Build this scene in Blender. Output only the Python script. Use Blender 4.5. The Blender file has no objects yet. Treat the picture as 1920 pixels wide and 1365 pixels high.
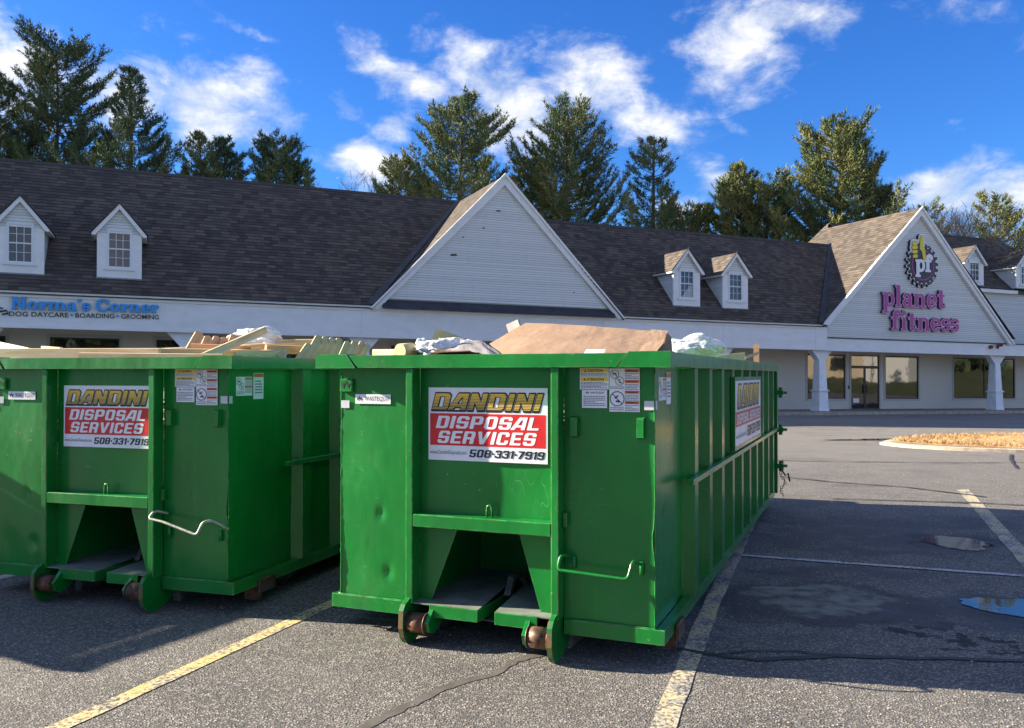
import bpy, bmesh, math, random
import numpy as np
from mathutils import Vector, Matrix, noise as mnoise

random.seed(7)
RNG = np.random.default_rng(7)
SC = bpy.context.scene
COL = SC.collection
R = math.radians

# ------------------------------------------------------------------ camera
CAM_H = 1.791
cd = bpy.data.cameras.new('camera')
cd.sensor_width = 36.0
cd.lens = 1604.6 / 1920 * 36.0
cd.clip_end = 3000
cam = bpy.data.objects.new('camera', cd)
COL.objects.link(cam)
cam.location = (0, 0, CAM_H)
cam.rotation_euler = (R(90) + 0.0125, 0, 0)
SC.camera = cam

# ------------------------------------------------------------------ light
SUN_EL = R(21.8)
SUN_AZ = R(169.0)                      # direction towards the sun, from +x
sv = Vector((math.cos(SUN_AZ) * math.cos(SUN_EL), math.sin(SUN_AZ) * math.cos(SUN_EL), math.sin(SUN_EL)))
sl = bpy.data.lights.new('sun', 'SUN')
sl.energy = 5.0
sl.angle = R(0.5)
sl.color = (1.0, 0.87, 0.68)
so = bpy.data.objects.new('sun', sl)
COL.objects.link(so)
so.rotation_euler = sv.to_track_quat('Z', 'Y').to_euler()

SC.view_settings.view_transform = 'Standard'
SC.view_settings.look = 'None'
SC.view_settings.exposure = 1.95
SC.view_settings.gamma = 1.0
SC.view_settings.use_curve_mapping = False


def ray(x, y):
    """unit direction in the place seen at a point of the photograph"""
    pt = 0.0125
    X, Y = (x - 960) / 1604.6, -(y - 682.5) / 1604.6
    return Vector((X, math.cos(pt) - Y * math.sin(pt), math.sin(pt) + Y * math.cos(pt))).normalized()


# node helper
class NT:
    def __init__(s, nt):
        s.t = nt
        s.n = nt.nodes
        s.l = nt.links
        s.n.clear()

    def new(s, typ, **k):
        nd = s.n.new(typ)
        for a, v in k.items():
            setattr(nd, a, v)
        return nd

    def put(s, sock, v):
        if v is None:
            return
        if isinstance(v, bpy.types.NodeSocket):
            s.l.new(v, sock)
        else:
            if sock.type == 'RGBA' and not isinstance(v, (int, float)) and len(v) == 3:
                v = (*v, 1)
            sock.default_value = v

    def math(s, op, a, b=None, c=None, clamp=False):
        nd = s.new('ShaderNodeMath', operation=op, use_clamp=clamp)
        s.put(nd.inputs[0], a)
        if b is not None: s.put(nd.inputs[1], b)
        if c is not None: s.put(nd.inputs[2], c)
        return nd.outputs[0]

    def mix(s, f, a, b, blend='MIX'):
        nd = s.new('ShaderNodeMix', data_type='RGBA', blend_type=blend)
        s.put(nd.inputs[0], f)
        s.put(nd.inputs[6], a)
        s.put(nd.inputs[7], b)
        return nd.outputs[2]

    def ramp(s, v, lo, hi, a=0.0, b=1.0):
        nd = s.new('ShaderNodeMapRange', interpolation_type='SMOOTHSTEP')
        s.put(nd.inputs[0], v)
        nd.inputs[1].default_value = lo
        nd.inputs[2].default_value = hi
        nd.inputs[3].default_value = a
        nd.inputs[4].default_value = b
        return nd.outputs[0]

    def noise(s, vec, scale, detail=4, rough=.55, dist=0.0, out='Fac'):
        nd = s.new('ShaderNodeTexNoise')
        if vec is not None: s.l.new(vec, nd.inputs['Vector'])
        nd.inputs['Scale'].default_value = scale
        nd.inputs['Detail'].default_value = detail
        nd.inputs['Roughness'].default_value = rough
        nd.inputs['Distortion'].default_value = dist
        return nd.outputs[out]

    def mapping(s, vec, scale=(1, 1, 1), loc=(0, 0, 0), rot=(0, 0, 0)):
        nd = s.new('ShaderNodeMapping')
        s.l.new(vec, nd.inputs[0])
        nd.inputs[1].default_value = loc
        nd.inputs[2].default_value = rot
        nd.inputs[3].default_value = scale
        return nd.outputs[0]

    def sep(s, vec):
        nd = s.new('ShaderNodeSeparateXYZ')
        s.l.new(vec, nd.inputs[0])
        return nd.outputs

    def comb(s, x, y, z):
        nd = s.new('ShaderNodeCombineXYZ')
        for i, v in enumerate((x, y, z)): s.put(nd.inputs[i], v)
        return nd.outputs[0]


# ------------------------------------------------------------------ sky
wd = bpy.data.worlds.new('World')
SC.world = wd
wd.use_nodes = True
W = NT(wd.node_tree)
sky = W.new('ShaderNodeTexSky', sky_type='NISHITA')
sky.sun_disc = False
sky.sun_elevation = SUN_EL
sky.sun_rotation = math.atan2(sv.x, sv.y)
sky.altitude = 50
sky.air_density = 1.0
sky.dust_density = 0.25
sky.ozone_density = 2.6
hs = W.new('ShaderNodeHueSaturation')
hs.inputs['Saturation'].default_value = 1.25
hs.inputs['Hue'].default_value = 0.508
hs.inputs['Value'].default_value = 1.0
W.l.new(sky.outputs[0], hs.inputs['Color'])
tc = W.new('ShaderNodeTexCoord')
dirv = tc.outputs['Generated']
dx, dy, dz = W.sep(dirv)
az = W.math('ARCTAN2', dx, dy)
el = W.math('ARCSINE', dz)
ae = W.comb(az, el, 0.0)
warp = W.noise(ae, 7.0, 5, .6, 0, 'Color')
wx, wy, wz = W.sep(warp)
az2 = W.math('ADD', az, W.math('MULTIPLY', W.math('SUBTRACT', wx, .5), .10))
el2 = W.math('ADD', el, W.math('MULTIPLY', W.math('SUBTRACT', wy, .5), .075))
# clouds: centre in photograph pixels only to read off their bearings, half sizes in px, tilt, weight
CL = [(20, 130, 95, 90, .5, 1), (230, 175, 120, 55, .35, .85), (400, 190, 120, 75, .3, 1.15), (490, 205, 75, 38, .2, .8),
      (450, 42, 75, 16, .35, .62), (570, 60, 25, 12, .6, .35), (650, 95, 60, 14, .5, .4), (760, 140, 120, 38, .5, .9), (880, 130, 75, 60, .6, .85),
      (930, 190, 140, 70, .45, 1.05), (1120, 160, 120, 75, .45, 1.1), (1190, 215, 130, 50, .3, 1.0), (985, 250, 90, 50, 0, .85),
      (650, 185, 45, 24, .7, .5), (740, 235, 45, 28, .1, .9), (690, 310, 75, 42, .1, 1.15), (700, 350, 60, 30, 0, .9), (1260, 395, 60, 32, -.2, .75),
      (1340, 330, 60, 40, -.3, .8), (1380, 75, 95, 75, .8, 1.05), (1450, 30, 120, 45, .0, .9), (1530, 45, 70, 36, 0, .75), (1390, 225, 60, 14, .5, .42), (1830, 45, 75, 30, .3, .48), (1920, 20, 30, 30, 0, .5),
      (1770, 355, 100, 42, 0, 1.1), (1880, 375, 100, 42, 0, 1.05), (1700, 375, 60, 24, 0, .7), (1240, 120, 25, 12, 0, .25)]
mask = None
for (cx, cy, rx, ry, tilt, wt) in CL:
    d0 = ray(cx, cy)
    a0, e0 = math.atan2(d0.x, d0.y), math.asin(d0.z)
    ca, sa = math.cos(-tilt), math.sin(-tilt)
    ddx = W.math('SUBTRACT', az2, a0)
    ddy = W.math('SUBTRACT', el2, e0)
    p = W.math('MULTIPLY_ADD', ddx, ca / (rx / 1604.6), W.math('MULTIPLY', ddy, sa / (rx / 1604.6)))
    q = W.math('MULTIPLY_ADD', ddx, -sa / (ry / 1604.6), W.math('MULTIPLY', ddy, ca / (ry / 1604.6)))
    d2 = W.math('ADD', W.math('MULTIPLY', p, p), W.math('MULTIPLY', q, q))
    g = W.math('MULTIPLY', W.math('EXPONENT', W.math('MULTIPLY', d2, -.8)), wt)
    mask = g if mask is None else W.math('MAXIMUM', mask, g)
# unseen broken cumulus outside the view, thickened to lift and whiten the shade light
inframe = W.math('MULTIPLY', W.ramp(W.math('ABSOLUTE', az), .60, .8), 1.0)
behind = W.math('MAXIMUM', inframe, W.ramp(el, .48, .7))
gen = W.ramp(W.noise(W.mapping(dirv, (1, 1, 2.2)), 2.6, 5, .55), .40, .60)
mask = W.math('MAXIMUM', mask, W.math('MULTIPLY', gen, behind))
n1 = W.noise(W.mapping(ae, (1, 1.7, 1)), 15.0, 9, .62, .25)
n2 = W.noise(W.mapping(ae, (1, 1.5, 1), (3.1, .2, 0)), 6.0, 6, .6)
dens = W.math('ADD', mask, W.math('MULTIPLY', W.math('SUBTRACT', n1, .5), 1.85))
alpha = W.ramp(dens, .27, 1.22)
alpha = W.math('MULTIPLY', alpha, .93)
shade = W.ramp(W.math('ADD', n2, W.math('MULTIPLY', W.math('SUBTRACT', n1, .5), 1.0)), .32, .70)
ccol = W.mix(shade, (2.9, 3.3, 3.9), (4.9, 4.85, 4.8))
tint = W.mix(1.0, hs.outputs[0], (.36, .62, .93), 'MULTIPLY')
fin = W.mix(alpha, tint, ccol)
bg = W.new('ShaderNodeBackground')
bg.inputs[1].default_value = 0.062
W.l.new(fin, bg.inputs[0])
wo = W.new('ShaderNodeOutputWorld')
W.l.new(bg.outputs[0], wo.inputs[0])


# ------------------------------------------------------------------ materials
def mat(name, col=(.5, .5, .5), rough=.6, metal=0.0, ior=1.5, build=None, **kw):
    m = bpy.data.materials.new(name)
    m.use_nodes = True
    t = NT(m.node_tree)
    b = t.new('ShaderNodeBsdfPrincipled')
    o = t.new('ShaderNodeOutputMaterial')
    t.l.new(b.outputs[0], o.inputs[0])
    t.put(b.inputs['Base Color'], col)
    b.inputs['Roughness'].default_value = rough
    b.inputs['Metallic'].default_value = metal
    b.inputs['IOR'].default_value = ior
    for k, v in kw.items():
        t.put(b.inputs[k], v)
    if build: build(t, b)
    return m


def objc(t): return t.new('ShaderNodeTexCoord').outputs['Object']
def geo(t): return t.new('ShaderNodeNewGeometry').outputs['Position']


def bump(t, b, h, strength=.3, dist=.01, prev=None):
    nd = t.new('ShaderNodeBump')
    nd.inputs['Strength'].default_value = strength
    nd.inputs['Distance'].default_value = dist
    t.l.new(h, nd.inputs['Height'])
    if prev is not None: t.l.new(prev, nd.inputs['Normal'])
    t.l.new(nd.outputs[0], b.inputs['Normal'])
    return nd.outputs[0]


def speck(amount=.12, scale=4.0, c=(.5, .5, .5)):
    def f(t, b):
        p = geo(t)
        n = t.noise(p, scale, 6, .6)
        base = b.inputs['Base Color'].default_value[:3]
        b1 = tuple(x * (1 - amount) for x in base)
        b2 = tuple(min(1, x * (1 + amount)) for x in base)
        t.put(b.inputs['Base Color'], t.mix(t.ramp(n, .3, .7), b1, b2))
        bump(t, b, t.noise(p, scale * 12, 3), .12, .004)
    return f


def green_paint(wear=1.0):
    def f(t, b):
        p = geo(t)
        big = t.noise(p, 1.3, 4, .55)
        col = t.mix(t.ramp(big, .3, .72), (.002, .150, .020), (.004, .200, .028))
        # vertical rub streaks
        st = t.noise(t.mapping(p, (14, 14, .8)), 1.0, 5, .6)
        col = t.mix(t.math('MULTIPLY', t.ramp(st, .55, .75), .25), col, (.02, .25, .05))
        # scratches: thin, tilted
        sc = t.new('ShaderNodeTexVoronoi', feature='DISTANCE_TO_EDGE')
        t.l.new(t.mapping(t.noise(p, 2.0, 2, .5, .5, 'Color'), (5, 5, 5)), sc.inputs['Vector'])
        sc.inputs['Scale'].default_value = 2.5
        scm = t.math('MULTIPLY', t.math('LESS_THAN', sc.outputs['Distance'], .006), t.ramp(t.noise(p, 1.7, 2), .56, .62))
        col = t.mix(t.math('MULTIPLY', scm, .45), col, (.10, .28, .12))
        # dust settling in patches
        du = t.noise(t.mapping(p, (1, 1, .6)), 2.7, 6, .65)
        px, py, pz = t.sep(p)
        low = t.math('MULTIPLY', t.ramp(pz, .0, .75, 1.0, 0.0), .40)
        col = t.mix(t.math('MULTIPLY', t.ramp(du, .45, .8), t.math('ADD', low, .04)), col, (.06, .115, .06))
        # chips to primer and rust
        ch = t.noise(p, 26.0, 4, .65)
        zone = t.ramp(t.noise(p, 3.1, 3), .46, .66)
        cm = t.math('MULTIPLY', t.math('GREATER_THAN', ch, .672), zone)
        col = t.mix(t.math('MULTIPLY', cm, .9 * wear), col, t.mix(t.noise(p, 60, 2), (.12, .04, .018), (.34, .38, .30)))
        bv = t.new('ShaderNodeBevel', samples=4)
        bv.inputs['Radius'].default_value = .010
        dn = t.new('ShaderNodeVectorMath', operation='DOT_PRODUCT')
        t.l.new(bv.outputs[0], dn.inputs[0])
        t.l.new(t.new('ShaderNodeNewGeometry').outputs['Normal'], dn.inputs[1])
        ed = t.ramp(dn.outputs['Value'], .992, .92, 0.0, 1.0)
        wn_ = t.noise(p, 17, 5, .7)
        edm = t.math('MULTIPLY', ed, t.ramp(wn_, .40, .54))
        col = t.mix(t.math('MULTIPLY', edm, .75), col, t.mix(t.ramp(t.noise(p, 7, 3), .48, .60), (.12, .36, .13), (.17, .08, .04)))
        run = t.math('MULTIPLY', t.ramp(t.noise(t.mapping(p, (30, 30, 1.1)), 1.0, 4, .6), .66, .76), t.ramp(t.noise(p, 1.3, 3), .48, .62))
        col = t.mix(t.math('MULTIPLY', run, .45), col, (.06, .085, .035))
        t.put(b.inputs['Base Color'], col)
        ro = t.ramp(du, .3, .8, .27, .46)
        t.put(b.inputs['Roughness'], t.math('ADD', ro, t.math('MULTIPLY', cm, .3)))
        n0 = bump(t, b, t.noise(t.mapping(p, (1, 1, .55)), 2.3, 3, .5), .5, .035)
        n0 = bump(t, b, t.noise(p, 9, 3), .10, .01, n0)
        bump(t, b, t.noise(p, 120, 2), .05, .001, n0)
    return f


M = {}
M['green'] = mat('green_paint', (.01, .15, .03), .32, build=green_paint(), **{'Specular IOR Level': .32, 'Coat Weight': .35, 'Coat Roughness': .13})
M['green_worn'] = mat('green_paint_worn', (.01, .15, .03), .38, build=green_paint(1.0))


def rusty(t, b):
    p = objc(t)
    n = t.noise(p, 14, 6, .65)
    c = t.mix(t.ramp(n, .35, .65), (.045, .022, .014), (.20, .095, .05))
    c = t.mix(t.ramp(t.noise(p, 5, 3), .5, .7), c, (.11, .10, .10))
    t.put(b.inputs['Base Color'], c)
    bump(t, b, n, .4, .004)


M['rust'] = mat('rusty_steel', (.1, .05, .03), .55, .4, build=rusty)


def edge_rust(t, b):
    p = objc(t)
    n = t.noise(p, 22, 6, .65)
    c = t.mix(t.ramp(n, .46, .56), (.015, .15, .04), (.19, .085, .045))
    t.put(b.inputs['Base Color'], c)
    bump(t, b, n, .35, .003)


M['green_rust'] = mat('green_paint_rusting', (.1, .05, .03), .5, .0, build=edge_rust)


def underside(t, b):
    p = objc(t)
    n = t.noise(p, 8, 6, .6)
    t.put(b.inputs['Base Color'], t.mix(t.ramp(n, .4, .65), (.05, .052, .048), (.16, .15, .13)))


M['dusty_steel'] = mat('dusty_floor_steel', (.1, .1, .1), .7, build=underside)
M['plate_steel'] = mat('dusty_green_floor_plate', (.17, .19, .17), .75, build=speck(.25, 6))
M['sticker'] = mat('white_vinyl', (.78, .79, .82), .35, build=speck(.05, 9))
M['tape'] = mat('grey_reflective_tape', (.55, .56, .60), .35, build=speck(.08, 20))
M['red'] = mat('red_vinyl', (.62, .016, .02), .35, build=speck(.12, 7))
M['black'] = mat('black_vinyl', (.012, .016, .02), .4)
M['yellow'] = mat('yellow_vinyl', (.85, .62, .04), .4)
M['orange'] = mat('orange_vinyl', (.62, .14, .03), .4)
M['grey_ink'] = mat('grey_ink', (.16, .18, .22), .5)


def stripes(t, b):
    x, y, z = t.sep(objc(t))
    # sheet coordinates run 0..1 over the letter height (y); black lines thicken downwards
    f = t.math('FRACT', t.math('MULTIPLY', y, 11.0))
    th = t.math('SUBTRACT', .60, t.math('MULTIPLY', y, .50))
    m = t.math('LESS_THAN', f, th)
    t.put(b.inputs['Base Color'], t.mix(m, t.mix(y, (.66, .46, .10), (.95, .58, .05)), (.015, .02, .02)))


M['stripes'] = mat('gold_striped_vinyl', (.8, .5, .05), .4, build=stripes)


def asphalt(t, b):
    p = geo(t)
    x, y, z = t.sep(p)
    fine = t.noise(p, 95, 3, .75)
    vor = t.new('ShaderNodeTexVoronoi')
    t.l.new(p, vor.inputs['Vector'])
    vor.inputs['Scale'].default_value = 85
    stone = t.math('POWER', t.ramp(t.sep(vor.outputs['Color'])[0], .35, 1.0), 2.2)
    mid = t.noise(p, 1.1, 7, .62)
    big = t.noise(p, .17, 4, .55)
    base = t.mix(t.ramp(mid, .3, .7), (.056, .055, .055), (.118, .112, .104))
    base = t.mix(t.ramp(big, .38, .68), base, t.mix(.5, base, (.145, .134, .118)))
    base = t.mix(t.math('MULTIPLY', stone, .72), base, (.40, .375, .34))
    base = t.mix(t.math('MULTIPLY', t.ramp(fine, .50, .34), .75), base, (.018, .018, .02))
    # far away pavement is paler and smoother
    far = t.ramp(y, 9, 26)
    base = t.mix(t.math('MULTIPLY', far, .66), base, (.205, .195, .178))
    # tyre sweeps
    sw = t.noise(t.mapping(p, (.35, 2.6, 1), (0, 0, 0), (0, 0, .35)), 1.0, 6, .6, .6)
    base = t.mix(t.math('MULTIPLY', t.math('MULTIPLY', t.ramp(sw, .55, .72), t.ramp(y, 7, 20)), .55), base, (.055, .052, .05))
    pt_ = t.noise(t.mapping(p, (.5, .9, 1), (7, 3, 0)), 1.0, 8, .62)
    base = t.mix(t.math('MULTIPLY', t.ramp(pt_, .52, .70), .32), base, (.035, .034, .036))
    base = t.mix(t.math('MULTIPLY', t.ramp(pt_, .46, .30), .28), base, (.20, .185, .16))
    # oily ground in the bay beside the containers
    rough = t.math('ADD', .80, 0.0)
    wig = t.noise(p, 2.6, 6, .65, 0, 'Color')
    wa, wb, wc = t.sep(wig)
    xx = t.math('ADD', x, t.math('MULTIPLY', t.math('SUBTRACT', wa, .5), .9))
    yy = t.math('ADD', y, t.math('MULTIPLY', t.math('SUBTRACT', wb, .5), .9))

    def blot(cx, cy, rx, ry, lo=1.15, hi=.75):
        q = t.math('ADD', t.math('POWER', t.math('ABSOLUTE', t.math('DIVIDE', t.math('SUBTRACT', xx, cx), rx)), 2),
                   t.math('POWER', t.math('ABSOLUTE', t.math('DIVIDE', t.math('SUBTRACT', yy, cy), ry)), 2))
        return t.ramp(q, lo, hi)
    oil = None
    for a in ((3.3, 6.5, 1.25, .5), (3.9, 9.3, 1.3, .9), (2.9, 7.7, .9, .28), (4.6, 10.3, 1.6, .4)):
        k = blot(*a)
        oil = k if oil is None else t.math('MAXIMUM', oil, k)
    oil = t.math('MULTIPLY', oil, t.ramp(t.noise(p, 3.2, 5, .6), .32, .6))
    base = t.mix(t.math('MULTIPLY', oil, .90), base, (.026, .017, .018))
    drops = None
    for a in ((2.72, 5.98, .10, .045), (3.02, 5.85, .12, .04), (3.05, 6.06, .12, .05), (2.86, 5.65, .07, .03), (2.75, 6.2, .07, .03), (3.3, 5.75, .09, .04), (3.14, 5.62, .08, .03)):
        k = blot(a[0], a[1], a[2] * 1.3, a[3] * 1.3, 1.3, .8)
        drops = k if drops is None else t.math('MAXIMUM', drops, k)
    base = t.mix(t.math('MULTIPLY', drops, .92), base, (.012, .012, .014))
    # damp hollow and its paler dried silt
    halo = t.math('MAXIMUM', blot(4.12, 6.46, .80, .52, 1.5, .6), t.math('MAXIMUM', blot(4.75, 9.25, .62, .40, 1.4, .6), blot(13.4, 16.6, 2.0, .3, 1.4, .6)))
    base = t.mix(t.math('MULTIPLY', halo, .75), base, (.026, .026, .03))
    damp = blot(2.42, 6.75, .86, .66, 1.25, .8)
    base = t.mix(t.math('MULTIPLY', damp, .62), base, (.022, .022, .025))
    silt = t.math('MULTIPLY', blot(2.50, 6.85, .56, .50), t.ramp(t.noise(p, 6, 5), .3, .62))
    base = t.mix(t.math('MULTIPLY', silt, .9), base, (.19, .19, .155))
    wet2 = blot(11.2, 24.0, 2.6, .55)
    base = t.mix(t.math('MULTIPLY', wet2, .6), base, (.03, .03, .032))
    t.put(b.inputs['Base Color'], base)
    rough = t.mix(t.math('MULTIPLY', silt, .4), t.mix(oil, (.82, .82, .82), (.5, .5, .5)), (.35, .35, .35))
    t.put(b.inputs['Roughness'], rough)
    n0 = bump(t, b, t.math('ADD', fine, t.math('MULTIPLY', vor.outputs['Distance'], 1.0)), .75, .010)
    bump(t, b, mid, .25, .03, n0)


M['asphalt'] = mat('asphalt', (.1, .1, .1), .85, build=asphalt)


def worn_paint(ca, cb, lo, hi):
    def f(t, b):
        p = geo(t)
        n = t.noise(p, 38, 5, .7)
        m = t.noise(p, 3.5, 4, .6)
        k = t.ramp(t.math('ADD', n, t.math('MULTIPLY', m, .55)), lo, hi)
        col = t.mix(t.ramp(m, .35, .65), ca, cb)
        t.put(b.inputs['Base Color'], t.mix(k, col, (.075, .07, .066)))
        bump(t, b, t.noise(p, 95, 3, .75), .6, .006)
    return f


M['yellow_line'] = mat('worn_yellow_line', (.5, .4, .1), .75, build=worn_paint((.60, .44, .15), (.55, .49, .33), .70, .92))
M['pale_line'] = mat('worn_pale_line', (.5, .5, .4), .75, build=worn_paint((.56, .46, .22), (.46, .45, .41), .68, .92))
M['white_line'] = mat('worn_white_line', (.5, .5, .5), .75, build=worn_paint((.40, .41, .42), (.52, .52, .52), .76, .92))
M['sealer'] = mat('crack_sealer', (.030, .029, .031), .65, build=speck(.4, 9))
M['seal_light'] = mat('crack_sealer_dusty', (.095, .084, .078), .7, build=speck(.25, 9))


def water(t, b):
    p = geo(t)
    bump(t, b, t.noise(p, 6, 3), .05, .01)


M['water'] = mat('puddle_water', (.02, .022, .025), .04, ior=1.6, build=water)
M['concrete'] = mat('concrete', (.24, .225, .205), .85, build=speck(.22, 2.2))
M['kerb'] = mat('granite_kerb', (.40, .34, .26), .85, build=speck(.25, 6))


def deadgrass(t, b):
    p = geo(t)
    n = t.noise(p, 5, 7, .7)
    t.put(b.inputs['Base Color'], t.mix(t.ramp(n, .3, .7), (.36, .20, .08), (.56, .40, .20)))
    bump(t, b, t.noise(p, 30, 4, .7), .8, .05)


M['straw'] = mat('dry_grass', (.4, .25, .1), .95, build=deadgrass)


def lawn(t, b):
    p = geo(t)
    n = t.noise(p, .4, 6, .65)
    t.put(b.inputs['Base Color'], t.mix(t.ramp(n, .3, .7), (.045, .075, .016), (.12, .13, .04)))
    bump(t, b, t.noise(p, 12, 4, .7), .6, .06)


M['lawn'] = mat('lawn', (.1, .12, .03), .95, build=lawn)


def shingle(t, b):
    uv = t.new('ShaderNodeTexCoord').outputs['UV']
    u, s, _ = t.sep(uv)
    row = t.math('FLOOR', t.math('DIVIDE', s, .2))
    wn = t.new('ShaderNodeTexWhiteNoise', noise_dimensions='1D')
    t.l.new(row, wn.inputs['W'])
    uu = t.math('ADD', t.math('DIVIDE', u, .32), t.math('MULTIPLY', wn.outputs[0], 7.0))
    tab = t.math('FLOOR', uu)
    w2 = t.new('ShaderNodeTexWhiteNoise', noise_dimensions='2D')
    t.l.new(t.comb(tab, row, 0.0), w2.inputs['Vector'])
    c = t.mix(w2.outputs[0], (.046, .037, .031), (.132, .106, .082))
    big = t.noise(uv, .55, 4, .6)
    c = t.mix(t.math('MULTIPLY', t.ramp(big, .4, .7), .5), c, (.05, .042, .040))
    c = t.mix(t.math('MULTIPLY', t.ramp(t.noise(t.mapping(uv, (2.2, .35, 1)), 1.0, 5, .6), .52, .72), .25), c, (.055, .046, .044))
    fr = t.math('FRACT', uu)
    gap = t.math('LESS_THAN', fr, .05)
    c = t.mix(t.math('MULTIPLY', gap, .5), c, (.03, .026, .025))
    fy = t.math('FRACT', t.math('DIVIDE', s, .2))
    c = t.mix(t.math('MULTIPLY', t.math('LESS_THAN', fy, .2), .45), c, (.03, .027, .026))  # shadow line along the lower edge of each course, painted into the colour
    t.put(b.inputs['Base Color'], c)
    bump(t, b, t.noise(uv, 60, 3), .4, .006)


M['shingle'] = mat('asphalt_shingle', (.12, .1, .08), .92, build=shingle)


def siding(t, b):
    uv = t.new('ShaderNodeTexCoord').outputs['UV']
    u, s, _ = t.sep(uv)
    row = t.math('FLOOR', t.math('DIVIDE', s, .1))
    wn = t.new('ShaderNodeTexWhiteNoise', noise_dimensions='1D')
    t.l.new(row, wn.inputs['W'])
    c = t.mix(wn.outputs[0], (.64, .66, .64), (.73, .75, .73))
    st = t.noise(t.mapping(uv, (3.5, .6, 1)), 1.0, 6, .6)
    c = t.mix(t.math('MULTIPLY', t.ramp(st, .5, .75), .22), c, (.42, .43, .40))
    fy = t.math('FRACT', t.math('DIVIDE', s, .1))
    c = t.mix(t.math('MULTIPLY', t.math('LESS_THAN', fy, .22), .55), c, (.22, .23, .23))  # shade line under each lap, put into the board colour
    t.put(b.inputs['Base Color'], c)


M['siding'] = mat('grey_siding', (.6, .6, .6), .65, build=siding)


def siding_tan(t, b):
    uv = t.new('ShaderNodeTexCoord').outputs['UV']
    st = t.noise(t.mapping(uv, (.8, 2, 1)), 1.0, 5, .6)
    t.put(b.inputs['Base Color'], t.mix(st, (.62, .57, .49), (.72, .67, .58)))


M['siding_tan'] = mat('taupe_siding', (.4, .38, .35), .7, build=siding_tan)


def trimw(t, b):
    p = geo(t)
    n = t.noise(t.mapping(p, (1, 1, 2.5)), 1.6, 6, .6)
    c = t.mix(t.ramp(n, .3, .75), (.82, .82, .81), (.74, .745, .73))
    n2 = t.noise(p, 9, 5, .7)
    c = t.mix(t.math('MULTIPLY', t.ramp(n2, .66, .74), .35), c, (.36, .32, .27))
    t.put(b.inputs['Base Color'], c)


M['trim'] = mat('white_trim_paint', (.7, .7, .7), .55, build=trimw)
M['trim_clean'] = mat('white_column_paint', (.82, .83, .84), .5, build=speck(.06, 3))
M['soffit'] = mat('soffit_board', (.72, .70, .66), .8, build=speck(.1, 3))
M['flashing'] = mat('dark_flashing', (.03, .035, .045), .5, build=speck(.3, 3))
M['dark_trim'] = mat('dark_trim', (.035, .037, .045), .6, build=speck(.3, 3))
M['mullion'] = mat('white_sash', (.72, .74, .76), .5)
M['brown_frame'] = mat('bronze_frame', (.025, .022, .020), .4)


def glassy(t, b):
    p = geo(t)
    bump(t, b, t.noise(p, 1.1, 2), .12, .02)


M['glass'] = mat('shop_glass', (.010, .011, .013), .03, ior=1.75, build=glassy)


def dglass(t, b):
    p = geo(t)
    t.put(b.inputs['Base Color'], t.mix(t.noise(p, 1.2, 3), (.03, .034, .045), (.075, .08, .10)))


M['dormer_glass'] = mat('dormer_glass', (.04, .045, .06), .08, ior=1.6, build=dglass)


def wood(a, c):
    def f(t, b):
        p = objc(t)
        g = t.noise(t.mapping(p, (1.2, 14, 14)), 2.0, 5, .6, .8)
        k = t.mix(t.ramp(g, .35, .7), a, c)
        kn = t.noise(t.mapping(p, (2.5, 5, 5)), 1.6, 2)
        k = t.mix(t.math('MULTIPLY', t.ramp(kn, .68, .74), .6), k, (.17, .085, .04))
        t.put(b.inputs['Base Color'], k)
    return f


M['pine'] = mat('fresh_pine', (.6, .45, .28), .7, build=wood((.66, .52, .33), (.50, .34, .18)))
M['cedar'] = mat('cedar_board', (.5, .3, .17), .7, build=wood((.58, .36, .20), (.42, .24, .12)))
M['treated'] = mat('treated_board', (.45, .42, .25), .75, build=wood((.50, .44, .24), (.36, .29, .14)))


def card(t, b):
    p = objc(t)
    n = t.noise(p, 3, 5, .6)
    c = t.mix(t.ramp(n, .3, .7), (.22, .14, .088), (.285, .185, .118))
    lines = t.noise(t.mapping(p, (.6, 9, 9), (0, 0, 0), (0, .3, .5)), 2.0, 3)
    c = t.mix(t.math('MULTIPLY', t.ramp(lines, .5, .7), .18), c, (.22, .14, .09))
    t.put(b.inputs['Base Color'], c)
    bump(t, b, t.noise(p, 6, 4), .5, .03)


M['card'] = mat('cardboard', (.45, .3, .18), .85, build=card)
M['card_grey'] = mat('grey_wrapping_paper', (.25, .235, .235), .85, build=speck(.15, 5))
M['foam'] = mat('yellow_board', (.62, .52, .26), .8, build=speck(.08, 4))


def plastic(t, b):
    p = objc(t)
    n = t.noise(p, 9, 6, .6, .8)
    t.put(b.inputs['Base Color'], t.mix(t.ramp(n, .35, .65), (.66, .70, .72), (.85, .87, .88)))
    bump(t, b, t.noise(p, 7, 3, .5, 1.0), .35, .02)
    b.inputs['Subsurface Weight'].default_value = .35
    b.inputs['Subsurface Radius'].default_value = (.05, .05, .05)
    b.inputs['Transmission Weight'].default_value = .25


M['plastic'] = mat('clear_plastic_sheet', (.75, .8, .82), .38, build=plastic)


def bark(t, b):
    p = geo(t)
    n = t.noise(t.mapping(p, (3, 3, .8)), 2.0, 5)
    t.put(b.inputs['Base Color'], t.mix(n, (.045, .035, .030), (.13, .105, .085)))


M['bark'] = mat('pine_bark', (.08, .07, .06), .9, build=bark)
M['twig'] = mat('bare_twig', (.24, .19, .13), .9, build=speck(.2, .5))
M['twig_grey'] = mat('grey_twig', (.23, .21, .19), .9, build=speck(.2, .5))


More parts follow.
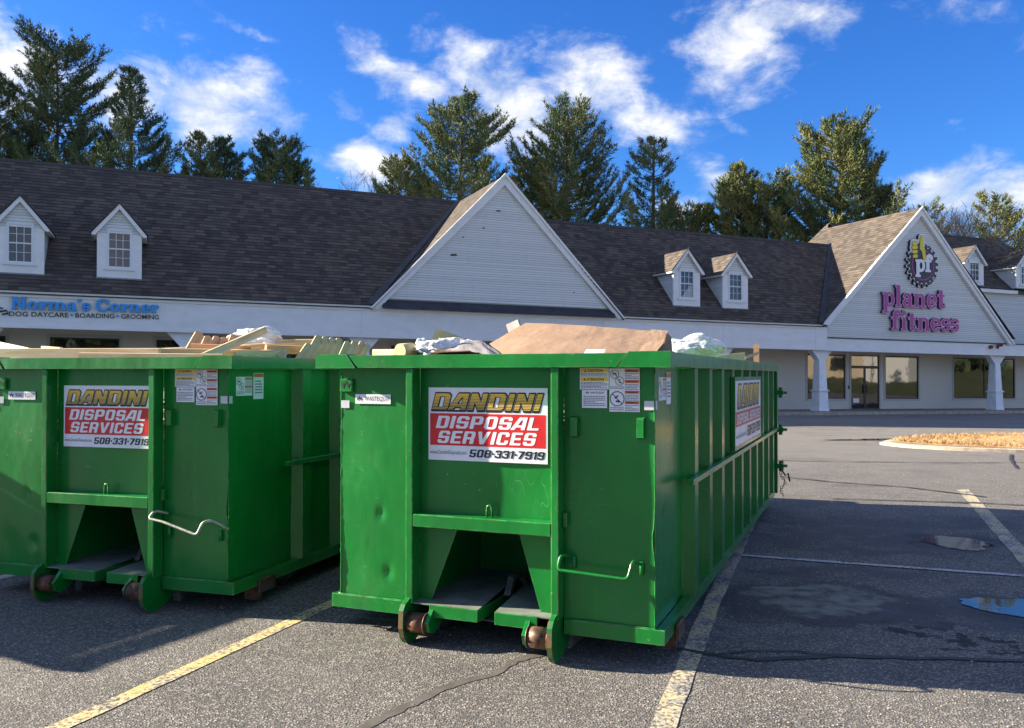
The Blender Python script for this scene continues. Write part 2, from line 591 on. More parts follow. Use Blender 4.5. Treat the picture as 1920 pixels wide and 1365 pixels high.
def needles(a, c):
    def f(t, b):
        p = geo(t)
        n = t.noise(p, .55, 4, .6)
        n2 = t.noise(p, 3.5, 3, .6)
        k = t.mix(t.ramp(t.math('ADD', n, t.math('MULTIPLY', t.math('SUBTRACT', n2, .5), .6)), .35, .68), a, c)
        t.put(b.inputs['Base Color'], k)
        b.inputs['Roughness'].default_value = .8
        b.inputs['Specular IOR Level'].default_value = .18
    return f


M['needle_dark'] = mat('pine_needles_dark', (.03, .05, .02), .55, build=needles((.050, .092, .052), (.120, .150, .070)))
M['needle_mid'] = mat('pine_needles', (.04, .06, .02), .55, build=needles((.075, .120, .058), (.190, .205, .085)))
M['needle_warm'] = mat('pine_needles_warm', (.06, .07, .02), .55, build=needles((.078, .120, .048), (.215, .210, .075)))

M['sign_blue'] = mat('blue_sign_face', (.02, .30, .75), .35)
M['sign_edge'] = mat('dark_sign_return', (.02, .03, .07), .4)
M['sign_purple'] = mat('purple_sign_face', (.40, .035, .25), .4)
M['sign_pink'] = mat('pale_pink_sign_rim', (.62, .40, .55), .45)
M['sign_purple_edge'] = mat('purple_sign_return', (.075, .012, .10), .4)
M['sign_yellow'] = mat('yellow_sign_face', (.74, .60, .03), .4)
M['sign_white'] = mat('white_sign_face', (.78, .78, .80), .4)
M['sign_dark'] = mat('dark_sign_face', (.025, .018, .03), .4)
M['alarm_red'] = mat('red_fitting', (.18, .02, .02), .5)


# ------------------------------------------------------------------ mesh helpers
def link(name, me, parent=None):
    o = bpy.data.objects.new(name, me)
    COL.objects.link(o)
    if parent is not None: o.parent = parent
    return o


def mesh(name, verts, faces, m, parent=None, uvs=None, smooth=False):
    me = bpy.data.meshes.new(name)
    me.from_pydata([tuple(v) for v in verts], [], faces)
    me.materials.append(m)
    if uvs is not None:
        ul = me.uv_layers.new(name='UVMap')
        ul.data.foreach_set('uv', np.array(uvs, dtype=np.float32).ravel())
    if smooth: me.polygons.foreach_set('use_smooth', [True] * len(me.polygons))
    me.update()
    return link(name, me, parent)


def empty(name, loc=(0, 0, 0), rz=0.0, parent=None):
    o = bpy.data.objects.new(name, None)
    o.empty_display_size = .2
    COL.objects.link(o)
    o.location = loc
    o.rotation_euler = (0, 0, rz)
    if parent is not None: o.parent = parent
    return o


def tag(o, label=None, cat=None, group=None, kind=None):
    if label: o['label'] = label
    if cat: o['category'] = cat
    if group: o['group'] = group
    if kind: o['kind'] = kind
    return o


class MB:
    """collects simple solids that belong to ONE part"""
    def __init__(s):
        s.v = []
        s.f = []

    def add(s, vs, fs):
        k = len(s.v)
        s.v += [tuple(v) for v in vs]
        s.f += [tuple(i + k for i in f) for f in fs]
        return s

    def box(s, x0, x1, y0, y1, z0, z1, c=0.0):
        if x1 < x0: x0, x1 = x1, x0
        if y1 < y0: y0, y1 = y1, y0
        if z1 < z0: z0, z1 = z1, z0
        c = min(c, (x1 - x0) / 3, (y1 - y0) / 3, (z1 - z0) / 3)
        if c <= 0:
            vs = [(x0, y0, z0), (x1, y0, z0), (x1, y1, z0), (x0, y1, z0), (x0, y0, z1), (x1, y0, z1), (x1, y1, z1), (x0, y1, z1)]
            return s.add(vs, [(0, 3, 2, 1), (4, 5, 6, 7), (0, 1, 5, 4), (1, 2, 6, 5), (2, 3, 7, 6), (3, 0, 4, 7)])
        bm = bmesh.new()
        bmesh.ops.create_cube(bm, size=1)
        for v in bm.verts:
            v.co = Vector(((x0 + x1) / 2 + v.co.x * (x1 - x0), (y0 + y1) / 2 + v.co.y * (y1 - y0), (z0 + z1) / 2 + v.co.z * (z1 - z0)))
        bmesh.ops.bevel(bm, geom=bm.edges[:], offset=c, segments=1, profile=.5, affect='EDGES')
        bm.verts.index_update()
        vs = [v.co[:] for v in bm.verts]
        fs = [[v.index for v in f.verts] for f in bm.faces]
        bm.free()
        return s.add(vs, fs)

    def prism(s, pts, d, axis='y', a=0.0):
        """pts: 2-D outline (ccw); extruded from a to a+d along axis"""
        n = len(pts)
        def P(p, t):
            if axis == 'y': return (p[0], t, p[1])
            if axis == 'x': return (t, p[0], p[1])
            return (p[0], p[1], t)
        vs = [P(p, a) for p in pts] + [P(p, a + d) for p in pts]
        fs = [tuple(range(n)), tuple(range(2 * n - 1, n - 1, -1))] + [(i, n + i, n + (i + 1) % n, (i + 1) % n) for i in range(n)]
        return s.add(vs, fs)

    def tube(s, pts, r, n=8, caps=True, r2=None):
        pts = [Vector(p) for p in pts]
        k = len(s.v)
        prev = None
        for i, p in enumerate(pts):
            t = (pts[min(i + 1, len(pts) - 1)] - pts[max(i - 1, 0)]).normalized()
            if prev is None:
                a = t.cross(Vector((0, 0, 1)))
                if a.length < .1: a = t.cross(Vector((1, 0, 0)))
            else:
                a = prev - t * prev.dot(t)
            a.normalize()
            prev = a
            b = t.cross(a)
            rr = r if r2 is None else r + (r2 - r) * i / (len(pts) - 1)
            for j in range(n):
                w = 2 * math.pi * j / n
                s.v.append(tuple(p + a * math.cos(w) * rr + b * math.sin(w) * rr))
        for i in range(len(pts) - 1):
            for j in range(n):
                a0 = k + i * n + j
                b0 = k + i * n + (j + 1) % n
                s.f.append((a0, b0, b0 + n, a0 + n))
        if caps:
            s.f.append(tuple(k + j for j in reversed(range(n))))
            e = k + (len(pts) - 1) * n
            s.f.append(tuple(e + j for j in range(n)))
        return s

    def build(s, name, m, parent=None, smooth=False):
        me = bpy.data.meshes.new(name)
        me.from_pydata(s.v, [], s.f)
        me.materials.append(m)
        bm = bmesh.new()
        bm.from_mesh(me)
        bmesh.ops.recalc_face_normals(bm, faces=bm.faces[:])
        bm.to_mesh(me)
        bm.free()
        if smooth:
            me.polygons.foreach_set('use_smooth', [len(p.vertices) <= 4 for p in me.polygons])
        me.update()
        return link(name, me, parent)


def arc_path(pts, rad=.03, n=4):
    """round the corners of a polyline"""
    pts = [Vector(p) for p in pts]
    out = [pts[0]]
    for i in range(1, len(pts) - 1):
        a, b, c = pts[i - 1], pts[i], pts[i + 1]
        r1 = min(rad, (a - b).length * .45)
        r2 = min(rad, (c - b).length * .45)
        p, q = b + (a - b).normalized() * r1, b + (c - b).normalized() * r2
        for k in range(n + 1):
            t = k / n
            out.append(p * (1 - t) ** 2 + b * 2 * t * (1 - t) + q * t * t)
    out.append(pts[-1])
    return out


# ------------------------------------------------------------------ lettering by distance fields
def sd_poly(X, Y, pts):
    pts = np.array(pts, float)
    d = np.full(X.shape, 1e9)
    inside = np.zeros(X.shape, bool)
    n = len(pts)
    for i in range(n):
        a, b = pts[i], pts[(i + 1) % n]
        e = b - a
        L = e @ e + 1e-12
        t = np.clip(((X - a[0]) * e[0] + (Y - a[1]) * e[1]) / L, 0, 1)
        d = np.minimum(d, np.hypot(X - a[0] - t * e[0], Y - a[1] - t * e[1]))
        c = ((a[1] > Y) != (b[1] > Y))
        with np.errstate(divide='ignore', invalid='ignore'):
            xi = (b[0] - a[0]) * (Y - a[1]) / (b[1] - a[1] + 1e-12) + a[0]
        inside ^= c & (X < xi)
    return np.where(inside, -d, d)


def sd_ell(X, Y, cx, cy, rx, ry):
    k = np.hypot((X - cx) / rx, (Y - cy) / ry)
    return (k - 1) * min(rx, ry)


def field(ops, X, Y):
    f = np.full(X.shape, 1e3)
    for o in ops:
        sg, kind, a = o[0], o[1], o[2:]
        s = sd_poly(X, Y, a[0]) if kind == 'p' else sd_ell(X, Y, *a)
        f = np.minimum(f, s) if sg == '+' else np.maximum(f, -s)
    return f


def march(f, x0, y0, st, depth=0.0, z=0.0):
    """flat (or extruded) mesh of the region f<0"""
    ny, nx = f.shape
    vs, fs = [], []
    cache = {}
    seg = []

    def vid(key, x, y):
        if key not in cache:
            cache[key] = len(vs)
            vs.append((x, y, z))
        return cache[key]
    ins = f < 0
    gv = lambda i, j: vid(('g', i, j), x0 + i * st, y0 + j * st)

    def ev(i0, j0, i1, j1):
        a, b = f[j0, i0], f[j1, i1]
        t = a / (a - b)
        return vid(('e', min((i0, j0), (i1, j1)), max((i0, j0), (i1, j1))), x0 + (i0 + t * (i1 - i0)) * st, y0 + (j0 + t * (j1 - j0)) * st)
    for j in range(ny - 1):
        i = 0
        while i < nx - 1:
            c = [ins[j, i], ins[j, i + 1], ins[j + 1, i + 1], ins[j + 1, i]]
            if not any(c):
                i += 1
                continue
            if all(c):
                k = i
                while k < nx - 1 and ins[j, k + 1] and ins[j + 1, k + 1]: k += 1
                fs.append((gv(i, j), gv(k, j), gv(k, j + 1), gv(i, j + 1)))
                i = k
                continue
            cs = [(i, j), (i + 1, j), (i + 1, j + 1), (i, j + 1)]
            poly = []
            for q in range(4):
                a, b = cs[q], cs[(q + 1) % 4]
                if c[q]: poly.append(('v', gv(*a)))
                if c[q] != c[(q + 1) % 4]: poly.append(('e', ev(*a, *b)))
            ids = [p[1] for p in poly]
            if len(ids) >= 3:
                fs.append(tuple(ids))
                for q in range(len(poly)):
                    if poly[q][0] == 'e' and poly[(q + 1) % len(poly)][0] == 'e':
                        seg.append((ids[q], ids[(q + 1) % len(ids)]))
            i += 1
    if depth:
        n = len(vs)
        vs += [(v[0], v[1], z - depth) for v in vs]
        fs += [(b, a, a + n, b + n) for a, b in seg]
    return vs, fs


def octr(x0, y0, x1, y1, bl=0, br=0, tr=0, tl=0):
    p = []
    p += [(x0, y0 + bl), (x0 + bl, y0)] if bl else [(x0, y0)]
    p += [(x1 - br, y0), (x1, y0 + br)] if br else [(x1, y0)]
    p += [(x1, y1 - tr), (x1 - tr, y1)] if tr else [(x1, y1)]
    p += [(x0 + tl, y1), (x0, y1 - tl)] if tl else [(x0, y1)]
    return p


def rc(x0, y0, x1, y1): return octr(x0, y0, x1, y1)


def block_font():
    W_, v, h, c = .80, .26, .17, .13
    G = {}
    P = lambda pts: ('+', 'p', pts)
    N = lambda pts: ('-', 'p', pts)
    G['D'] = ([P(octr(0, 0, W_, 1, 0, c, c, 0)), N(octr(v, h, W_ - v, 1 - h, 0, .05, .05, 0))], W_)
    G['O'] = ([P(octr(0, 0, W_, 1, c, c, c, c)), N(octr(v, h, W_ - v, 1 - h, .04, .04, .04, .04))], W_)
    G['0'] = G['O']
    G['A'] = ([P([(-.14, 0), (.26, 1), (.78, 1), (.78, 0)]), N([(.13, 0), (.21, .2), (.53, .2), (.53, 0)]), N([(.28, .37), (.44, .78), (.53, .78), (.53, .37)])], .78)
    G['N'] = ([P(rc(0, 0, .24, 1)), P(rc(W_ - .24, 0, W_, 1)), P([(0, 1), (.30, 1), (W_, 0), (W_ - .30, 0)])], W_)
    G['I'] = ([P(rc(0, 0, v, 1))], v)
    S = [P(octr(0, 0, W_, 1, c, c, c, c)), N(rc(v, .585, W_ - v, 1 - h)), N(rc(W_ - v - .01, .585, 2, .70)), N(rc(v, h, W_ - v, .415)), N(rc(-1, .30, v + .01, .415))]
    G['S'] = (S, W_)
    G['5'] = ([P(octr(0, 0, W_, 1, c, c, 0, 0))] + S[1:2] + [N(rc(W_ - v - .01, .585, 2, .83))] + S[3:], W_)
    G['P'] = ([P(rc(0, 0, v, 1)), P(octr(0, .34, W_, 1, 0, c, c, 0)), N(rc(v, .34 + h, W_ - v, 1 - h))], W_)
    G['R'] = ([P(rc(0, 0, v, 1)), P(octr(0, .36, W_, 1, 0, .1, c, 0)), N(rc(v, .36 + h, W_ - v, 1 - h)), P([(W_ - v - .04, .45), (W_ - v - .04, 0), (W_ - .02, 0), (W_ - .02, .38)])], W_)
    G['L'] = ([P(rc(0, 0, v, 1)), P(rc(0, 0, .72, h))], .72)
    G['E'] = ([P(rc(0, 0, v, 1)), P(rc(0, 0, .74, h)), P(rc(0, .415, .68, .585)), P(rc(0, 1 - h, .74, 1))], .74)
    G['V'] = ([P([(0, 1), (.28, 1), (.44, .34), (.62, 1), (.90, 1), (.58, 0), (.30, 0)])], .90)
    G['C'] = ([P(octr(0, 0, W_, 1, c, c, c, c)), N(rc(v, h, W_ - v, 1 - h)), N(rc(W_ - v - .01, .36, 2, .64))], W_)
    E8 = [P(octr(0, 0, W_, 1, c, c, c, c)), N(rc(v, .585, W_ - v, 1 - h)), N(rc(v, h, W_ - v, .415))]
    G['8'] = (E8, W_)
    G['3'] = (E8 + [N(rc(-1, .30, v + .01, .70))], W_)
    G['9'] = (E8 + [N(rc(-1, .30, v + .01, .415))], W_)
    G['1'] = ([P(rc(.16, 0, .42, 1)), P([(0, .84), (0, .68), (.2, .78), (.2, 1)])], .42)
    G['7'] = ([P(rc(0, 1 - h, W_, 1)), P([(W_ - .3, .9), (W_, .9), (W_, .78), (.42, 0), (.12, 0)])], W_)
    G['.'] = ([P(octr(0, .38, .26, .64, .07, .07, .07, .07))], .26)
    return G


def slab_font():
    X = .68
    s = .095
    P = lambda pts: ('+', 'p', pts)
    N = lambda pts: ('-', 'p', pts)
    PE = lambda *a: ('+', 'e', *a)
    NE = lambda *a: ('-', 'e', *a)
    G = {}
    G['p'] = ([PE(.43, .34, .33, .36), NE(.44, .34, .13, .24), P(rc(.08, -.32, .29, X)), P(rc(0, -.32, .40, -.32 + s)), P(rc(0, X - s, .2, X))], .78)
    G['l'] = ([P(rc(.08, 0, .29, 1.05)), P(rc(0, 0, .38, s)), P(rc(0, 1.05 - s, .2, 1.05))], .40)
    G['i'] = ([P(rc(.08, 0, .29, X)), P(rc(0, 0, .38, s)), P(rc(0, X - s, .2, X)), PE(.185, .90, .125, .125)], .40)
    G['a'] = ([PE(.30, .45, .27, .25), NE(.27, .44, .10, .13), N(rc(-.1, .25, .36, .47)), PE(.27, .20, .26, .22), NE(.29, .20, .08, .11), P(rc(.36, .06, .57, .46)), P(rc(.42, 0, .68, s))], .68)
    G['n'] = ([PE(.44, .40, .31, .29), NE(.42, .34, .12, .24), N(rc(.29, -.1, .53, .36)), N(rc(-.2, -.1, .2, .5)), P(rc(.08, 0, .29, X)), P(rc(0, 0, .37, s)), P(rc(0, X - s, .2, X)), P(rc(.54, 0, .75, .42)), P(rc(.47, 0, .83, s))], .83)
    G['m'] = (G['n'][0] + [('+', 'p', rc(.9, 0, .9001, .0001)), PE(.90, .40, .31, .29), NE(.88, .34, .12, .24), N(rc(.76, -.1, .99, .36)), P(rc(.54, 0, .75, .5)), P(rc(.47, 0, .83, s)), P(rc(1.0, 0, 1.21, .42)), P(rc(.93, 0, 1.29, s))], 1.29)
    G['e'] = ([PE(.34, .34, .34, .36), NE(.34, .34, .13, .25), P(rc(.14, .31, .60, .40)), N(rc(.40, .19, .9, .31))], .68)
    G['t'] = ([P(rc(.13, .12, .34, .90)), P(rc(0, X - .1, .48, X)), PE(.33, .14, .20, .15), NE(.40, .20, .08, .08), P(rc(.13, .14, .34, .6))], .54)
    G['f'] = ([PE(.37, .82, .25, .22), NE(.40, .78, .08, .10), N(rc(.34, .4, 1, .76)), P(rc(.12, 0, .33, .84)), P(rc(0, X - .1, .50, X)), P(rc(.02, 0, .45, s)), PE(.52, .80, .09, .08)], .58)
    G['s'] = ([P(octr(0, 0, .56, X + .01, .13, .15, .13, .15)), N(rc(.19, .40, .40, .57)), N(rc(.37, .40, 2, .47)), N(rc(.17, .11, .37, .28)), N(rc(-1, .21, .2, .28))], .56)
    G['r'] = ([P(rc(.08, 0, .29, X)), P(rc(0, 0, .40, s)), P(rc(0, X - s, .2, X)), PE(.43, .55, .15, .13), PE(.34, .45, .12, .16)], .58)
    G['o'] = ([PE(.35, .34, .35, .36), NE(.35, .34, .14, .25)], .70)
    G['N'] = ([P(rc(.10, 0, .26, 1)), P(rc(.70, 0, .86, 1)), P([(.04, 1), (.30, 1), (.86, 0), (.68, 0)]), P(rc(0, 0, .36, .08)), P(rc(0, .92, .2, 1)), P(rc(.58, .92, .96, 1))], .96)
    G['C'] = ([PE(.46, .5, .46, .52), NE(.50, .5, .25, .40), N(rc(.55, .32, 2, .66)), P(rc(.74, .62, .84, .98))], .88)
    G["'"] = ([PE(.12, .92, .11, .11), P([(.06, .84), (.2, .9), (.08, .68), (.02, .70)])], .24)
    return G


BF, SF = block_font(), slab_font()


def text_w(font, text, gap, space=.4):
    w = 0
    for ch in text:
        w += (space if ch == ' ' else font[ch][1] + gap)
    return w - gap


def glyph_mesh(font, ch, off=0.0, slant=0.0, st=.03, depth=0.0, sx=1.0, z=0.0):
    ops, w = font[ch]
    pad = .12 + off
    y0, y1 = -.40 - pad, 1.10 + pad
    if font is BF: y0, y1 = -pad, 1 + pad
    ex = max(0, 0) + abs(slant) * .5
    xs = np.arange(-pad - .16, w + pad + st, st)
    ys = np.arange(y0, y1 + st, st)
    X, Y = np.meshgrid(xs, ys)
    f = field(ops, X, Y) - off
    f[np.abs(f) < 1e-6] = 1e-6
    f[0, :] = f[-1, :] = 1
    f[:, 0] = f[:, -1] = 1
    vs, fs = march(f, xs[0], ys[0], st, depth, z)
    vs = [((v[0] + slant * v[1]) * sx, v[1], v[2]) for v in vs]
    return vs, fs, w * sx


def text_mesh(font, text, off=0.0, slant=0.0, gap=.1, st=.04, sx=1.0, space=.4):
    V, F, x = [], [], 0.0
    for ch in text:
        if ch == ' ':
            x += space * sx
            continue
        vs, fs, w = glyph_mesh(font, ch, off, slant, st, 0, sx)
        k = len(V)
        V += [(v[0] + x, v[1], v[2]) for v in vs]
        F += [tuple(i + k for i in f) for f in fs]
        x += w + gap * sx
    return V, F, x - gap * sx


def sheet(name, V, F, m, parent, loc, scale, rot=(R(90), 0, 0)):
    """a flat print mesh lying in x/y, stood up"""
    me = bpy.data.meshes.new(name)
    me.from_pydata(V, [], F)
    me.materials.append(m)
    me.update()
    o = link(name, me, parent)
    o.location = loc
    o.rotation_euler = rot
    o.scale = scale if isinstance(scale, (tuple, list)) else (scale, scale, scale)
    return o


def bfont(text, off=0.0, space=1.0, shear=0.0, res=3):
    cu = bpy.data.curves.new('txt', 'FONT')
    cu.body = text
    cu.size = 1
    cu.offset = off
    cu.space_character = space
    cu.shear = shear
    cu.resolution_u = res
    ob = bpy.data.objects.new('txt', cu)
    COL.objects.link(ob)
    dg = bpy.context.evaluated_depsgraph_get()
    me = bpy.data.meshes.new_from_object(ob.evaluated_get(dg))
    bpy.data.objects.remove(ob)
    V = [v.co[:] for v in me.vertices]
    F = [tuple(p.vertices) for p in me.polygons]
    bpy.data.meshes.remove(me)
    xs = [v[0] for v in V]
    ys = [v[1] for v in V]
    x0, x1, y0 = min(xs), max(xs), min(ys)
    y1 = max(ys)
    V = [((v[0] - x0), v[1] - y0, v[2]) for v in V]
    return V, F, x1 - x0, y1 - y0


# ================================================================== ground
BB, BD, BS = .391, 36.181, .011        # bearing of the shop front, its distance, fall of the site along it
cb, sb = math.cos(BB), math.sin(BB)


def to_uv(x, y):
    return x * cb + (y - BD) * sb, -x * sb + (y - BD) * cb


def to_xy(u, v):
    return u * cb - v * sb, BD + u * sb + v * cb


def gh(x, y):
    """height of the lot: level by the containers, falling gently along the shops"""
    u, v = to_uv(x, y)
    t = min(1, max(0, (v + 27) / 15))
    t = t * t * (3 - 2 * t)
    return -BS * max(-40, min(70, u)) * t


def grid_ground():
    xs = sorted(set([-900, -500, -250, -140] + list(np.arange(-90, 150, 5.0)) + list(np.arange(-8, 10, 1.0)) + [200, 320, 550, 900]))
    ys = sorted(set([-600, -300, -120, -60, -30, -15] + list(np.arange(-5, 14, 1.0)) + list(np.arange(14, 110, 4.0)) + [140, 200, 320, 550, 1200]))
    V, F = [], []
    for y in ys:
        for x in xs:
            V.append((x, y, gh(x, y)))
    n = len(xs)
    for j in range(len(ys) - 1):
        for i in range(n - 1):
            a = j * n + i
            F.append((a, a + 1, a + n + 1, a + n))
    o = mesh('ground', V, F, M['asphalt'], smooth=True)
    tag(o, kind='structure')
    return o


grid_ground()


def ribbon(name, pts, w0, m, lift=.004, wob=0.0, seg=.25, kind='structure', taper=False):
    """a strip laid on the ground along points"""
    P = [Vector((p[0], p[1])) for p in pts]
    out = []
    for i in range(len(P) - 1):
        L = (P[i + 1] - P[i]).length
        n = max(1, int(L / seg))
        for k in range(n): out.append(P[i].lerp(P[i + 1], k / n))
    out.append(P[-1])
    V, F = [], []
    rr = random.Random(len(pts) * 7 + int(w0 * 1000))
    for i, p in enumerate(out):
        t = (out[min(i + 1, len(out) - 1)] - out[max(i - 1, 0)]).normalized()
        nrm = Vector((-t.y, t.x))
        w = w0 / 2
        if taper: w *= min(1, .15 + 3 * min(i, len(out) - 1 - i) / len(out))
        if wob > .012:
            w *= .55 + .9 * abs(mnoise.noise(Vector((p.x * 1.9, p.y * 1.9, 4)))) + .35
        a, b = w + rr.uniform(-wob, wob), w + rr.uniform(-wob, wob)
        for q in (p + nrm * a, p - nrm * b):
            V.append((q.x, q.y, gh(q.x, q.y) + lift))
    for i in range(len(out) - 1):
        F.append((2 * i + 1, 2 * i + 3, 2 * i + 2, 2 * i))
    o = mesh(name, V, F, m)
    tag(o, kind=kind)
    return o


# painted stall lines
ribbon('painted_line', [(-2.75, 3.15), (-2.2, 4.62), (-1.67, 6.03), (-.35, 9.6)], .115, M['yellow_line'], .004, .004)
ribbon('painted_line', [(.30, 3.1), (.775, 4.40), (1.19, 5.62), (1.6, 6.82), (2.35, 8.9), (4.1, 13.8)], .13, M['pale_line'], .004, .005)
ribbon('painted_line', [(7.02, 13.35), (6.05, 10.95), (5.15, 8.72), (3.6, 4.9)], .17, M['pale_line'], .004, .006)
ribbon('painted_line', [(-5.2, 5.7), (-4.5, 7.5), (-3.6, 9.8)], .115, M['white_line'], .004, .004)
ribbon('painted_line', [(2.27, 8.48), (3.6, 7.98), (4.55, 7.62), (7.6, 6.45)], .085, M['white_line'], .008, .004)
ribbon('painted_line', [(17.9, 27.6), (24, 28.9), (30, 30.2)], .55, M['white_line'], .012, .02, 1.0)

# sealed cracks
ribbon('crack_sealant', [(-1.5, 3.45), (-1.05, 4.05), (-.76, 4.36), (-.52, 4.72), (-.34, 4.98), (-.1, 5.13), (.02, 5.37), (.3, 5.62)], .062, M['seal_light'], .003, .013, .05)
ribbon('crack_sealant', [(.9, 5.72), (1.05, 5.63), (1.3, 5.48), (1.53, 5.38), (1.8, 5.42), (2.05, 5.46), (2.5, 5.42), (3.19, 5.37), (4.2, 5.2)], .045, M['sealer'], .008, .014, .08)
ribbon('crack_sealant', [(1.3, 5.48), (1.55, 5.56), (1.82, 5.55), (2.05, 5.46)], .022, M['sealer'], .0095, .006, .08)
for pts in ([(3.9, 18.2), (6, 17.6), (9, 17.4), (12.5, 17.6), (16, 17.2)], [(4.2, 15.4), (5.3, 14.2), (6.2, 13.6), (6.9, 12.5)], [(9.6, 16.3), (10.6, 18.2), (11.3, 19.4)],
            [(4.6, 12.3), (6.5, 11.9), (8.0, 11.3)], [(4.4, 21), (5.2, 20.3), (5.9, 20.2)], [(9.0, 30), (14, 30.8), (20, 31.8)], [(8.4, 33.5), (13, 33.2), (19, 34.4)]):
    ribbon('crack_sealant', pts, .055, M['sealer'], .012, .018, .2)


def blob_sheet(name, cx, cy, rx, ry, ang, m, lift, amp=.18, n=64, seed=0, kind='structure'):
    V = [(cx, cy, gh(cx, cy) + lift)]
    rr = random.Random(seed)
    ph = [rr.uniform(0, 6.28) for _ in range(5)]
    n = 160
    for i in range(n):
        a = 2 * math.pi * i / n
        k = 1 + .07 * mnoise.noise(Vector((math.cos(a) * 6 + seed, math.sin(a) * 6, 1))) + .05 * mnoise.noise(Vector((math.cos(a) * 17 + seed, math.sin(a) * 17, 2))) + amp * sum(math.sin((j + 2) * a + ph[j]) / (j + 1.3) for j in range(5))
        x, y = rx * k * math.cos(a), ry * k * math.sin(a)
        X = cx + x * math.cos(ang) - y * math.sin(ang)
        Y = cy + x * math.sin(ang) + y * math.cos(ang)
        V.append((X, Y, gh(X, Y) + lift))
    F = [(0, 1 + i, 1 + (i + 1) % n) for i in range(n)]
    o = mesh(name, V, F, m)
    return tag(o, kind=kind)


blob_sheet('puddle', 4.12, 6.46, .56, .38, -.55, M['water'], .006, .16, seed=3)
blob_sheet('puddle', 4.72, 9.15, .40, .30, -.9, M['water'], .006, .2, seed=5)
blob_sheet('puddle', 11.6, 24.6, 2.3, .42, .25, M['water'], .006, .22, seed=8)
blob_sheet('puddle', 13.4, 16.6, 1.6, .20, -.1, M['water'], .006, .3, seed=11)

# kerbed island with dry grass
isl = [(9.55, 22.25), (9.75, 21.3), (10.5, 20.45), (11.9, 19.85), (14, 19.3), (18, 18.6), (24, 17.6), (30, 16.8), (30, 24.2), (22, 25.4), (15.6, 25.7), (12.3, 24.9), (10.4, 23.6)]
isl = [v.to_2d() for v in arc_path([(x, y, 0) for x, y in isl + isl[:1]], 1.0, 3)][:-1]
cx, cy = 18, 22


def inset(p, d):
    c = Vector((cx, cy))
    k = p - c
    # shrink towards the long axis of the island
    return p - Vector((k.x * .02 + math.copysign(min(abs(k.x), 1) * d * .6, k.x), math.copysign(min(1, abs(k.y)) * d, k.y)))


n = len(isl)
isl_in = [inset(p, .16) for p in isl]
mb = MB()
vs = [(p.x, p.y, gh(p.x, p.y) - .02) for p in isl] + [(p.x, p.y, gh(p.x, p.y) + .07) for p in isl] + [(p.x, p.y, gh(p.x, p.y) + .085) for p in isl_in] + [(p.x, p.y, gh(p.x, p.y) + .05) for p in isl_in]
fs = []
for i in range(n):
    j = (i + 1) % n
    for k in range(3): fs.append((k * n + i, k * n + j, (k + 1) * n + j, (k + 1) * n + i))
mb.add(vs, fs)
tag(mb.build('kerb', M['kerb']), kind='structure')
V, F = [], []
for i, p in enumerate(isl_in):
    V.append((p.x, p.y, gh(p.x, p.y) + .095))
for fr in (.55, .18):
    for p in isl_in:
        q = Vector((cx, cy)) + (p - Vector((cx, cy))) * fr
        V.append((q.x, q.y, gh(q.x, q.y) + .2 + .05 * mnoise.noise(Vector((q.x, q.y, 0)))))
V.append((cx, cy, gh(cx, cy) + .26))
for r_ in range(2):
    for i in range(n):
        j = (i + 1) % n
        F.append((r_ * n + i, r_ * n + j, (r_ + 1) * n + j, (r_ + 1) * n + i))
for i in range(n): F.append((2 * n + i, 2 * n + (i + 1) % n, 3 * n))
tag(mesh('island_ground', V, F, M['straw'], smooth=True), kind='structure')


def grass_tufts(name, pick, n, h0, h1, m, z0=.12, seed=1):
    rr = random.Random(seed)
    V, F = [], []
    for _ in range(n):
        x, y = pick(rr)
        z = gh(x, y) + z0
        for b in range(3):
            a = rr.uniform(0, 6.28)
            h = rr.uniform(h0, h1)
            lx, ly = math.cos(a) * h * rr.uniform(.2, .9), math.sin(a) * h * rr.uniform(.2, .9)
            w = .012
            k = len(V)
            V += [(x - w * math.sin(a), y + w * math.cos(a), z), (x + w * math.sin(a), y - w * math.cos(a), z), (x + lx, y + ly, z + h)]
            F.append((k, k + 1, k + 2))
    o = mesh(name, V, F, m)
    return tag(o, 'short dry tan grass covering the kerbed island', 'grass', kind='stuff')


def in_poly(x, y, P):
    c = False
    for i in range(len(P)):
        a, b = P[i], P[(i + 1) % len(P)]
        if (a.y > y) != (b.y > y) and x < (b.x - a.x) * (y - a.y) / (b.y - a.y) + a.x: c = not c
    return c


def pick_isl(rr):
    while True:
        x, y = rr.uniform(9.7, 22), rr.uniform(18, 25.6)
        if in_poly(x, y, isl_in): return x, y


grass_tufts('dry_grass', pick_isl, 9000, .03, .10, M['straw'])

